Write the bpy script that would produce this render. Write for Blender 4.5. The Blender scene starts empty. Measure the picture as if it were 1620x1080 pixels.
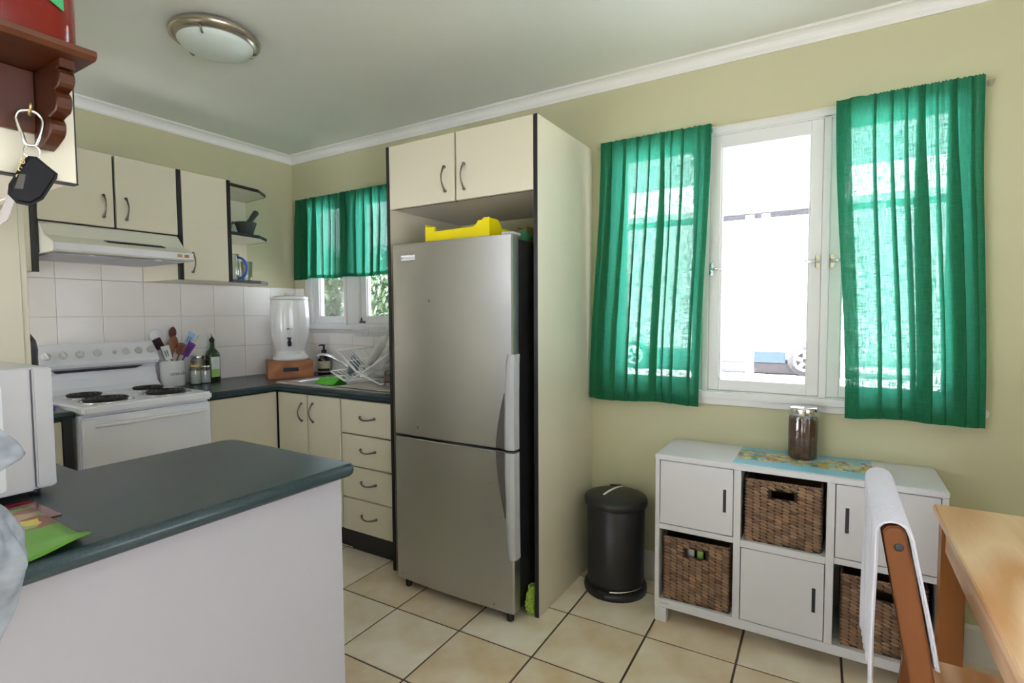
import bpy, bmesh, math, random
from mathutils import Vector, Matrix
random.seed(7)
R = math.radians
PI = math.pi
SC = bpy.context.scene
COL = SC.collection

# ------------------------------------------------------------------ camera
cam_d = bpy.data.cameras.new('camera')
cam_d.sensor_width = 36.0
cam_d.sensor_fit = 'HORIZONTAL'
cam_d.lens = 840.29 / 1620 * 36.0
cam_d.clip_start = 0.05
cam_d.clip_end = 200
cam = bpy.data.objects.new('camera', cam_d)
COL.objects.link(cam)
def _cam_matrix(loc, yaw, pitch, roll):
    y, p, r = R(yaw), R(pitch), R(roll)
    fwd = Vector((-math.sin(y) * math.cos(p), math.cos(y) * math.cos(p), math.sin(p)))
    right = Vector((math.cos(y), math.sin(y), 0))
    up = right.cross(fwd)
    r2 = right * math.cos(r) + up * math.sin(r)
    u2 = up * math.cos(r) - right * math.sin(r)
    m = Matrix((r2, u2, -fwd)).transposed().to_4x4()
    m.translation = loc
    return m
cam.matrix_world = _cam_matrix(Vector((3.4202, -2.5353, 1.3087)), 31.3239, -2.9764, -0.3337)
SC.camera = cam

# ------------------------------------------------------------------ world, light, exposure
W = bpy.data.worlds.new('overcast_sky')
SC.world = W
W.use_nodes = True
wn = W.node_tree.nodes
wn['Background'].inputs['Color'].default_value = (0.95, 0.945, 1.10, 1)
wn['Background'].inputs['Strength'].default_value = 3.6
SC.view_settings.view_transform = 'Standard'
SC.view_settings.look = 'None'
SC.view_settings.gamma = 1.0
SC.view_settings.use_curve_mapping = False
SC.view_settings.exposure = 0.62
SC.cycles.max_bounces = 10
SC.cycles.diffuse_bounces = 6
SC.cycles.transparent_max_bounces = 16
SC.cycles.transmission_bounces = 10
SC.cycles.sample_clamp_indirect = 8.0
SC.cycles.caustics_reflective = False
SC.cycles.caustics_refractive = False

def portal(name, loc, rot, sx, sy):
    d = bpy.data.lights.new(name, 'AREA')
    d.shape = 'RECTANGLE'
    d.size, d.size_y = sx, sy
    d.cycles.is_portal = True
    o = bpy.data.objects.new(name, d)
    COL.objects.link(o)
    o.location = loc
    o.rotation_euler = rot
portal('sky_portal_window', (3.15, 0.14, 1.54), (R(-90), 0, 0), 1.44, 1.25)
portal('sky_portal_sink_window', (0.61, 0.14, 1.68), (R(-90), 0, 0), 1.0, 0.92)
portal('sky_portal_glass_door', (1.35, -4.74, 1.16), (R(90), 0, 0), 2.5, 2.36)
portal('sky_portal_side_window', (5.14, -2.85, 1.45), (0, R(90), 0), 1.5, 2.4)
portal('sky_portal_added_window', (-0.14, -3.275, 1.35), (0, R(-90), 0), 1.7, 0.8)  # portal of the window added in the unseen part of the left wall
sun_d = bpy.data.lights.new('sun', 'SUN')
sun_d.energy = 55.0
sun_d.angle = R(0.6)
sun_d.color = (1.0, 0.97, 1.0)
sun = bpy.data.objects.new('sun', sun_d)
COL.objects.link(sun)
sun.rotation_euler = (0, R(-38), 0)   # high in the west, shining along the window wall, onto the yard and in through the added window

# ------------------------------------------------------------------ materials
M = {}
def new_mat(name):
    m = bpy.data.materials.new(name)
    m.use_nodes = True
    M[name] = m
    nt = m.node_tree
    return m, nt, nt.nodes['Principled BSDF']
def mat(name, col, rough=0.5, metal=0.0, var=0.06, scale=6.0, bump=0.0, bscale=60.0, coat=0.0, spec=None, stretch=None, trans=0.0, ior=None):
    m, nt, b = new_mat(name)
    tc = nt.nodes.new('ShaderNodeTexCoord')
    mp = nt.nodes.new('ShaderNodeMapping')
    nt.links.new(tc.outputs['Object'], mp.inputs['Vector'])
    if stretch: mp.inputs['Scale'].default_value = stretch
    no = nt.nodes.new('ShaderNodeTexNoise')
    no.inputs['Scale'].default_value = scale
    no.inputs['Detail'].default_value = 4
    nt.links.new(mp.outputs['Vector'], no.inputs['Vector'])
    mx = nt.nodes.new('ShaderNodeMix')
    mx.data_type = 'RGBA'
    mx.inputs['A'].default_value = (*[c * (1 - var) for c in col], 1)
    mx.inputs['B'].default_value = (*[min(1, c * (1 + var)) for c in col], 1)
    nt.links.new(no.outputs['Fac'], mx.inputs['Factor'])
    nt.links.new(mx.outputs['Result'], b.inputs['Base Color'])
    b.inputs['Roughness'].default_value = rough
    b.inputs['Metallic'].default_value = metal
    if coat: b.inputs['Coat Weight'].default_value = coat
    if spec is not None: b.inputs['Specular IOR Level'].default_value = spec
    if trans: b.inputs['Transmission Weight'].default_value = trans
    if ior: b.inputs['IOR'].default_value = ior
    if bump:
        n2 = nt.nodes.new('ShaderNodeTexNoise')
        n2.inputs['Scale'].default_value = bscale
        n2.inputs['Detail'].default_value = 3
        nt.links.new(mp.outputs['Vector'], n2.inputs['Vector'])
        bp = nt.nodes.new('ShaderNodeBump')
        bp.inputs['Strength'].default_value = bump
        bp.inputs['Distance'].default_value = 0.002
        nt.links.new(n2.outputs['Fac'], bp.inputs['Height'])
        nt.links.new(bp.outputs['Normal'], b.inputs['Normal'])
    return m
def wood_mat(name, dark, light, scale=3.0, axis='Y', rough=0.4, dist=3.0):
    m, nt, b = new_mat(name)
    tc = nt.nodes.new('ShaderNodeTexCoord')
    mp = nt.nodes.new('ShaderNodeMapping')
    sc = {'X': (0.12, 1, 1), 'Y': (1, 0.12, 1), 'Z': (1, 1, 0.12)}[axis]
    mp.inputs['Scale'].default_value = sc
    nt.links.new(tc.outputs['Object'], mp.inputs['Vector'])
    no = nt.nodes.new('ShaderNodeTexNoise')
    no.inputs['Scale'].default_value = scale
    no.inputs['Detail'].default_value = 2
    no.inputs['Distortion'].default_value = 0.4
    nt.links.new(mp.outputs['Vector'], no.inputs['Vector'])
    ml = nt.nodes.new('ShaderNodeMath'); ml.operation = 'MULTIPLY'; ml.inputs[1].default_value = dist * 4
    nt.links.new(no.outputs['Fac'], ml.inputs[0])
    fr = nt.nodes.new('ShaderNodeMath'); fr.operation = 'PINGPONG'; fr.inputs[1].default_value = 1.0
    nt.links.new(ml.outputs[0], fr.inputs[0])
    f2 = nt.nodes.new('ShaderNodeTexNoise')
    f2.inputs['Scale'].default_value = 120
    nt.links.new(mp.outputs['Vector'], f2.inputs['Vector'])
    ad = nt.nodes.new('ShaderNodeMath'); ad.operation = 'MULTIPLY_ADD'; ad.inputs[1].default_value = 0.3
    nt.links.new(f2.outputs['Fac'], ad.inputs[0]); nt.links.new(fr.outputs[0], ad.inputs[2])
    cr = nt.nodes.new('ShaderNodeValToRGB')
    cr.color_ramp.elements[0].position = 0.1; cr.color_ramp.elements[0].color = (*light, 1)
    cr.color_ramp.elements[1].position = 1.2 if False else 1.0; cr.color_ramp.elements[1].color = (*dark, 1)
    nt.links.new(ad.outputs[0], cr.inputs['Fac'])
    nt.links.new(cr.outputs['Color'], b.inputs['Base Color'])
    b.inputs['Roughness'].default_value = rough
    return m
def tile_mat(name, c1, c2, rough, scale, island=True):
    m, nt, b = new_mat(name)
    tc = nt.nodes.new('ShaderNodeTexCoord')
    no = nt.nodes.new('ShaderNodeTexNoise'); no.inputs['Scale'].default_value = scale; no.inputs['Detail'].default_value = 5
    nt.links.new(tc.outputs['Object'], no.inputs['Vector'])
    oi = nt.nodes.new('ShaderNodeObjectInfo')
    ad = nt.nodes.new('ShaderNodeMath'); ad.operation = 'MULTIPLY_ADD'; ad.inputs[1].default_value = 0.25
    nt.links.new(oi.outputs['Random'], ad.inputs[0]); nt.links.new(no.outputs['Fac'], ad.inputs[2])
    cr = nt.nodes.new('ShaderNodeValToRGB')
    cr.color_ramp.elements[0].position = 0.38; cr.color_ramp.elements[0].color = (*c1, 1)
    cr.color_ramp.elements[1].position = 0.85; cr.color_ramp.elements[1].color = (*c2, 1)
    nt.links.new(ad.outputs[0], cr.inputs['Fac'])
    nt.links.new(cr.outputs['Color'], b.inputs['Base Color'])
    b.inputs['Roughness'].default_value = rough
    return m
def glass_mat(name, tint=(1, 1, 1), gloss=0.08, dirt=0.0):
    m = bpy.data.materials.new(name); m.use_nodes = True; M[name] = m
    nt = m.node_tree
    nt.nodes.remove(nt.nodes['Principled BSDF'])
    out = nt.nodes['Material Output']
    tr = nt.nodes.new('ShaderNodeBsdfTransparent'); tr.inputs['Color'].default_value = (*tint, 1)
    gl = nt.nodes.new('ShaderNodeBsdfGlossy'); gl.inputs['Roughness'].default_value = 0.03
    lw = nt.nodes.new('ShaderNodeLayerWeight'); lw.inputs['Blend'].default_value = 0.25
    mu = nt.nodes.new('ShaderNodeMath'); mu.operation = 'MULTIPLY_ADD'; mu.inputs[1].default_value = 0.6; mu.inputs[2].default_value = gloss * 0.4
    nt.links.new(lw.outputs['Fresnel'], mu.inputs[0])
    mx = nt.nodes.new('ShaderNodeMixShader')
    nt.links.new(mu.outputs[0], mx.inputs['Fac']); nt.links.new(tr.outputs[0], mx.inputs[1]); nt.links.new(gl.outputs[0], mx.inputs[2])
    last = mx
    if dirt:
        df = nt.nodes.new('ShaderNodeBsdfDiffuse'); df.inputs['Color'].default_value = (0.8, 0.8, 0.78, 1)
        tl = nt.nodes.new('ShaderNodeBsdfTranslucent'); tl.inputs['Color'].default_value = (0.8, 0.8, 0.78, 1)
        ds = nt.nodes.new('ShaderNodeMixShader'); ds.inputs['Fac'].default_value = 0.6
        nt.links.new(df.outputs[0], ds.inputs[1]); nt.links.new(tl.outputs[0], ds.inputs[2])
        tc = nt.nodes.new('ShaderNodeTexCoord')
        no = nt.nodes.new('ShaderNodeTexNoise'); no.inputs['Scale'].default_value = 160; no.inputs['Detail'].default_value = 2
        nt.links.new(tc.outputs['Object'], no.inputs['Vector'])
        mr = nt.nodes.new('ShaderNodeMapRange'); mr.inputs['From Min'].default_value = 0.58; mr.inputs['From Max'].default_value = 0.72; mr.inputs['To Max'].default_value = dirt
        nt.links.new(no.outputs['Fac'], mr.inputs['Value'])
        m2 = nt.nodes.new('ShaderNodeMixShader')
        nt.links.new(mr.outputs[0], m2.inputs['Fac']); nt.links.new(mx.outputs[0], m2.inputs[1]); nt.links.new(ds.outputs[0], m2.inputs[2])
        last = m2
    nt.links.new(last.outputs[0], out.inputs['Surface'])
    return m
def cloth_mat(name, col, tcol, tfac=0.5, scale=500.0, holes=0.0):
    m = bpy.data.materials.new(name); m.use_nodes = True; M[name] = m
    nt = m.node_tree
    nt.nodes.remove(nt.nodes['Principled BSDF'])
    out = nt.nodes['Material Output']
    tc = nt.nodes.new('ShaderNodeTexCoord')
    fac = None
    for k, s in enumerate(((scale, 30, 30), (30, 30, scale))):
        mp = nt.nodes.new('ShaderNodeMapping'); mp.inputs['Scale'].default_value = s
        nt.links.new(tc.outputs['Object'], mp.inputs['Vector'])
        no = nt.nodes.new('ShaderNodeTexNoise'); no.inputs['Scale'].default_value = 1.0; no.inputs['Detail'].default_value = 2
        nt.links.new(mp.outputs['Vector'], no.inputs['Vector'])
        if fac is None: fac = no.outputs['Fac']
        else:
            a = nt.nodes.new('ShaderNodeMath'); a.operation = 'ADD'
            nt.links.new(fac, a.inputs[0]); nt.links.new(no.outputs['Fac'], a.inputs[1]); fac = a.outputs[0]
    mr = nt.nodes.new('ShaderNodeMapRange'); mr.inputs['From Min'].default_value = 0.65; mr.inputs['From Max'].default_value = 1.35
    mr.inputs['To Min'].default_value = 0.72; mr.inputs['To Max'].default_value = 1.28
    nt.links.new(fac, mr.inputs['Value'])
    def tinted(c):
        v = nt.nodes.new('ShaderNodeVectorMath'); v.operation = 'SCALE'; v.inputs[0].default_value = c
        nt.links.new(mr.outputs[0], v.inputs['Scale']); return v.outputs[0]
    df = nt.nodes.new('ShaderNodeBsdfDiffuse'); nt.links.new(tinted(col), df.inputs['Color'])
    tl = nt.nodes.new('ShaderNodeBsdfTranslucent'); nt.links.new(tinted(tcol), tl.inputs['Color'])
    mx = nt.nodes.new('ShaderNodeMixShader'); mx.inputs['Fac'].default_value = tfac
    nt.links.new(df.outputs[0], mx.inputs[1]); nt.links.new(tl.outputs[0], mx.inputs[2])
    last = mx
    if holes:
        tr = nt.nodes.new('ShaderNodeBsdfTransparent')
        hr = nt.nodes.new('ShaderNodeMapRange'); hr.inputs['From Min'].default_value = 0.80; hr.inputs['From Max'].default_value = 1.25
        hr.inputs['To Min'].default_value = 0.0; hr.inputs['To Max'].default_value = holes
        nt.links.new(fac, hr.inputs['Value'])
        m2 = nt.nodes.new('ShaderNodeMixShader')
        nt.links.new(hr.outputs[0], m2.inputs['Fac']); nt.links.new(mx.outputs[0], m2.inputs[1]); nt.links.new(tr.outputs[0], m2.inputs[2])
        last = m2
    nt.links.new(last.outputs[0], out.inputs['Surface'])
    return m
def island_mat(name, cols, rough=0.7):
    m, nt, b = new_mat(name)
    g = nt.nodes.new('ShaderNodeNewGeometry')
    cr = nt.nodes.new('ShaderNodeValToRGB')
    el = cr.color_ramp.elements
    while len(el) < len(cols): el.new(0.5)
    for k, c in enumerate(cols):
        el[k].position = k / max(1, len(cols) - 1); el[k].color = (*c, 1)
    nt.links.new(g.outputs['Random Per Island'], cr.inputs['Fac'])
    nt.links.new(cr.outputs['Color'], b.inputs['Base Color'])
    b.inputs['Roughness'].default_value = rough
    return m

mat('wall_paint', (0.53, 0.515, 0.335), 0.75, var=0.02, scale=2, bump=0.05, bscale=200)
mat('ceiling_paint', (0.72, 0.745, 0.69), 0.85, var=0.02, scale=2)
mat('cornice_paint', (0.84, 0.84, 0.83), 0.7, var=0.01)
mat('trim_paint', (0.72, 0.725, 0.72), 0.4, var=0.02)
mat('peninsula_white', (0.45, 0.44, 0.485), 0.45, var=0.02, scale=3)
mat('cabinet_cream', (0.66, 0.62, 0.485), 0.42, var=0.02, scale=3)
mat('cabinet_white', (0.64, 0.645, 0.68), 0.45, var=0.02, scale=3)
mat('cabinet_inside', (0.62, 0.59, 0.52), 0.6, var=0.03)
mat('black_edge', (0.012, 0.012, 0.014), 0.4, var=0.1)
mat('worktop', (0.026, 0.048, 0.055), 0.27, var=0.35, scale=220, bump=0.15, bscale=400)
mat('grout_floor', (0.085, 0.06, 0.035), 0.9, var=0.15, scale=40)
mat('grout_wall', (0.62, 0.57, 0.47), 0.9, var=0.05, scale=40)
tile_mat('floor_tile', (0.66, 0.50, 0.30), (0.88, 0.81, 0.67), 0.34, 5.0)
tile_mat('wall_tile', (0.86, 0.82, 0.78), (0.90, 0.87, 0.84), 0.14, 3.0)
mat('pewter', (0.20, 0.18, 0.15), 0.35, 0.9, var=0.15)
mat('chrome', (0.80, 0.80, 0.82), 0.12, 1.0, var=0.02)
mat('sink_steel', (0.62, 0.62, 0.61), 0.28, 1.0, var=0.05, scale=30)
mat('white_enamel', (0.86, 0.87, 0.92), 0.22, var=0.01, coat=0.3)
mat('white_plastic', (0.82, 0.82, 0.83), 0.4, var=0.02)
mat('microwave_white', (0.56, 0.55, 0.58), 0.4, var=0.02)
mat('grey_plastic', (0.40, 0.41, 0.43), 0.38, var=0.03)
mat('recess_grey', (0.075, 0.07, 0.065), 0.7, var=0.05)
mat('knob_plastic', (0.66, 0.65, 0.63), 0.4, var=0.02)
mat('hood_enamel', (0.74, 0.74, 0.66), 0.3, var=0.02)
mat('hood_filter', (0.45, 0.46, 0.52), 0.5, var=0.05)
mat('fob_black', (0.006, 0.006, 0.007), 0.5, var=0.1, spec=0.15)
mat('black_plastic', (0.015, 0.015, 0.016), 0.38, var=0.15, scale=20)
mat('black_metal', (0.022, 0.022, 0.024), 0.35, 0.3, var=0.25, scale=90, bump=0.2, bscale=300)
mat('element_black', (0.02, 0.018, 0.017), 0.5, 0.4, var=0.3, scale=40)
mat('white_ceramic', (0.80, 0.80, 0.79), 0.12, var=0.01, coat=0.4)
mat('dark_print', (0.03, 0.03, 0.035), 0.6, var=0.05)
mat('grey_print', (0.25, 0.25, 0.27), 0.6, var=0.05)
mat('yellow_plastic', (0.75, 0.62, 0.0), 0.35, var=0.04)
mat('green_plastic', (0.02, 0.16, 0.07), 0.5, var=0.1)
mat('olive_plastic', (0.22, 0.20, 0.05), 0.5, var=0.1)
mat('lime_fibre', (0.36, 0.52, 0.07), 0.9, var=0.3, scale=90, bump=1.0, bscale=150)
mat('green_cloth', (0.10, 0.48, 0.03), 0.85, var=0.15, scale=40, bump=0.5, bscale=150)
mat('grey_cloth', (0.42, 0.39, 0.34), 0.9, var=0.12, scale=40, bump=0.6, bscale=150)
mat('blue_cloth', (0.05, 0.10, 0.42), 0.85, var=0.15, scale=40)
mat('towel_white', (0.60, 0.60, 0.67), 0.9, var=0.04, scale=60, bump=0.4, bscale=400)
mat('red_gloss', (0.13, 0.002, 0.002), 0.16, var=0.12, coat=0.5)
mat('green_gloss', (0.02, 0.25, 0.08), 0.2, var=0.1, coat=0.5)
mat('stone_dark', (0.035, 0.045, 0.042), 0.7, var=0.3, scale=60, bump=0.4, bscale=150)
mat('celadon', (0.40, 0.60, 0.50), 0.25, var=0.08)
mat('blue_plastic', (0.02, 0.09, 0.50), 0.35, var=0.05)
mat('slate_plate', (0.20, 0.26, 0.29), 0.3, var=0.1)
mat('wood_dark_spoon', (0.10, 0.022, 0.018), 0.5, var=0.25, scale=30)
mat('wood_spoon', (0.25, 0.10, 0.045), 0.55, var=0.2, scale=30)
mat('utensil_purple', (0.16, 0.04, 0.28), 0.4, var=0.1)
mat('utensil_blue', (0.45, 0.62, 0.85), 0.35, var=0.05)
mat('utensil_black', (0.03, 0.012, 0.02), 0.4, var=0.1)
mat('gold_metal', (0.62, 0.45, 0.20), 0.3, 0.8, var=0.05)
mat('cream_content', (0.66, 0.70, 0.60), 0.8, var=0.1, scale=80)
mat('salt_content', (0.78, 0.77, 0.80), 0.8, var=0.05, scale=80)
mat('oats_content', (0.50, 0.46, 0.36), 0.9, var=0.3, scale=150)
mat('bottle_green', (0.02, 0.045, 0.008), 0.08, var=0.2, coat=0.5)
mat('bottle_amber', (0.015, 0.010, 0.012), 0.12, var=0.2, coat=0.4)
mat('label_cream', (0.62, 0.58, 0.42), 0.6, var=0.04)
mat('label_white', (0.78, 0.80, 0.78), 0.55, var=0.04)
mat('label_green', (0.36, 0.60, 0.16), 0.6, var=0.15, scale=60)
mat('beans', (0.10, 0.035, 0.018), 0.6, var=0.55, scale=170, bump=1.0, bscale=170)
mat('weave_back', (0.035, 0.02, 0.012), 0.9, var=0.2)
island_mat('weave', [(0.10, 0.055, 0.03), (0.22, 0.125, 0.065), (0.16, 0.10, 0.06), (0.33, 0.20, 0.105), (0.20, 0.13, 0.085), (0.27, 0.14, 0.07)], 0.65)
wood_mat('pine', (0.66, 0.34, 0.15), (0.92, 0.66, 0.43), 4.0, 'Y', 0.30, 3.5)
wood_mat('pine_leg', (0.34, 0.13, 0.04), (0.48, 0.20, 0.065), 4.0, 'Z', 0.4, 1.5)
wood_mat('chair_wood', (0.17, 0.055, 0.014), (0.26, 0.09, 0.024), 4.0, 'Z', 0.38, 1.5)
wood_mat('shelf_wood', (0.055, 0.012, 0.002), (0.125, 0.032, 0.006), 6.0, 'Y', 0.4, 1.5)
wood_mat('crate_wood', (0.30, 0.10, 0.025), (0.45, 0.18, 0.05), 6.0, 'Y', 0.5, 2.0)
glass_mat('window_glass', (0.98, 1.0, 0.99), 0.05, 0.12)
glass_mat('clear_glass', (0.90, 0.93, 0.92), 0.3)
mat('lamp_glass', (0.62, 0.70, 0.66), 0.35, var=0.03, coat=0.2)
mat('lamp_metal', (0.42, 0.38, 0.31), 0.25, 0.9, var=0.05)
cloth_mat('curtain_green', (0.04, 0.24, 0.11), (0.034, 0.25, 0.175), 0.55, 420.0, 0.125)
cloth_mat('bag_plastic', (0.46, 0.47, 0.53), (0.50, 0.62, 0.63), 0.35, 60.0)
mat('ground_concrete', (0.60, 0.60, 0.61), 0.9, var=0.1, scale=1)
mat('house_white', (0.85, 0.85, 0.84), 0.8, var=0.02)
mat('gutter_grey', (0.018, 0.018, 0.024), 0.6, var=0.15)
mat('car_white', (0.85, 0.85, 0.86), 0.3, var=0.01, coat=0.4)
mat('car_blue', (0.02, 0.045, 0.06), 0.6, var=0.15)
mat('car_dark', (0.022, 0.018, 0.02), 0.8, var=0.3, scale=3)
mat('tyre', (0.016, 0.015, 0.018), 0.9, var=0.2)
island_mat('leaves', [(0.04, 0.09, 0.035), (0.10, 0.18, 0.07), (0.07, 0.13, 0.08), (0.20, 0.28, 0.15)], 0.5)
mat('bark', (0.10, 0.07, 0.05), 0.9, var=0.3, scale=30)

# brushed steel of the refrigerator
def steel_mat():
    m, nt, b = new_mat('brushed_steel')
    tc = nt.nodes.new('ShaderNodeTexCoord')
    mp = nt.nodes.new('ShaderNodeMapping'); mp.inputs['Scale'].default_value = (2, 2, 900)
    nt.links.new(tc.outputs['Object'], mp.inputs['Vector'])
    no = nt.nodes.new('ShaderNodeTexNoise'); no.inputs['Scale'].default_value = 1.0; no.inputs['Detail'].default_value = 3
    nt.links.new(mp.outputs['Vector'], no.inputs['Vector'])
    mr = nt.nodes.new('ShaderNodeMapRange'); mr.inputs['To Min'].default_value = 0.30; mr.inputs['To Max'].default_value = 0.42
    nt.links.new(no.outputs['Fac'], mr.inputs['Value']); nt.links.new(mr.outputs[0], b.inputs['Roughness'])
    # a few rust specks
    v = nt.nodes.new('ShaderNodeTexVoronoi'); v.inputs['Scale'].default_value = 7.0
    nt.links.new(tc.outputs['Object'], v.inputs['Vector'])
    m2 = nt.nodes.new('ShaderNodeMapRange'); m2.inputs['From Min'].default_value = 0.03; m2.inputs['From Max'].default_value = 0.06
    m2.inputs['To Min'].default_value = 0.8; m2.inputs['To Max'].default_value = 0.0
    nt.links.new(v.outputs['Distance'], m2.inputs['Value'])
    mx = nt.nodes.new('ShaderNodeMix'); mx.data_type = 'RGBA'
    mx.inputs['A'].default_value = (0.60, 0.60, 0.60, 1); mx.inputs['B'].default_value = (0.35, 0.22, 0.12, 1)
    nt.links.new(m2.outputs[0], mx.inputs['Factor']); nt.links.new(mx.outputs['Result'], b.inputs['Base Color'])
    b.inputs['Metallic'].default_value = 1.0
    b.inputs['Anisotropic'].default_value = 0.85
    b.inputs['Anisotropic Rotation'].default_value = 0.25
    tg = nt.nodes.new('ShaderNodeTangent'); tg.direction_type = 'RADIAL'; tg.axis = 'Z'
    nt.links.new(tg.outputs[0], b.inputs['Tangent'])
steel_mat()
# printed sheet: blue ground with a band of coloured blots
def print_mat(name, base, cols, scale, lo, hi, axis='Y'):
    m, nt, b = new_mat(name)
    tc = nt.nodes.new('ShaderNodeTexCoord')
    v = nt.nodes.new('ShaderNodeTexVoronoi'); v.inputs['Scale'].default_value = scale
    n0 = nt.nodes.new('ShaderNodeTexNoise'); n0.inputs['Scale'].default_value = scale * 0.8
    nt.links.new(tc.outputs['Object'], n0.inputs['Vector'])
    ad = nt.nodes.new('ShaderNodeVectorMath'); ad.operation = 'MULTIPLY_ADD'
    ad.inputs[1].default_value = (0.03,) * 3
    nt.links.new(n0.outputs['Color'], ad.inputs[0]); nt.links.new(tc.outputs['Object'], ad.inputs[2])
    nt.links.new(ad.outputs[0], v.inputs['Vector'])
    sep = nt.nodes.new('ShaderNodeSeparateColor'); nt.links.new(v.outputs['Color'], sep.inputs[0])
    cr = nt.nodes.new('ShaderNodeValToRGB'); cr.color_ramp.interpolation = 'CONSTANT'
    el = cr.color_ramp.elements
    while len(el) < len(cols): el.new(0.5)
    for k, c in enumerate(cols): el[k].position = k / len(cols); el[k].color = (*c, 1)
    nt.links.new(sep.outputs[0], cr.inputs['Fac'])
    sx = nt.nodes.new('ShaderNodeSeparateXYZ'); nt.links.new(ad.outputs[0], sx.inputs[0])
    c1 = nt.nodes.new('ShaderNodeMath'); c1.operation = 'GREATER_THAN'; c1.inputs[1].default_value = lo
    c2 = nt.nodes.new('ShaderNodeMath'); c2.operation = 'LESS_THAN'; c2.inputs[1].default_value = hi
    nt.links.new(sx.outputs[axis], c1.inputs[0]); nt.links.new(sx.outputs[axis], c2.inputs[0])
    ml = nt.nodes.new('ShaderNodeMath'); ml.operation = 'MULTIPLY'
    nt.links.new(c1.outputs[0], ml.inputs[0]); nt.links.new(c2.outputs[0], ml.inputs[1])
    mx = nt.nodes.new('ShaderNodeMix'); mx.data_type = 'RGBA'
    mx.inputs['A'].default_value = (*base, 1)
    nt.links.new(ml.outputs[0], mx.inputs['Factor']); nt.links.new(cr.outputs['Color'], mx.inputs['B'])
    nt.links.new(mx.outputs['Result'], b.inputs['Base Color'])
    b.inputs['Roughness'].default_value = 0.35
print_mat('poster_print', (0.22, 0.52, 0.68), [(0.60, 0.36, 0.06), (0.45, 0.13, 0.08), (0.20, 0.34, 0.10), (0.60, 0.50, 0.20), (0.35, 0.30, 0.25), (0.22, 0.52, 0.68), (0.55, 0.55, 0.40), (0.70, 0.62, 0.30), (0.12, 0.16, 0.25), (0.22, 0.52, 0.68)], 48, -0.05, 0.105)
print_mat('leaflet_print', (0.10, 0.27, 0.02), [(0.55, 0.45, 0.05), (0.22, 0.08, 0.05), (0.10, 0.27, 0.02), (0.40, 0.28, 0.18), (0.25, 0.34, 0.15)], 30, -0.13, 0.02, 'X')

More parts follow.
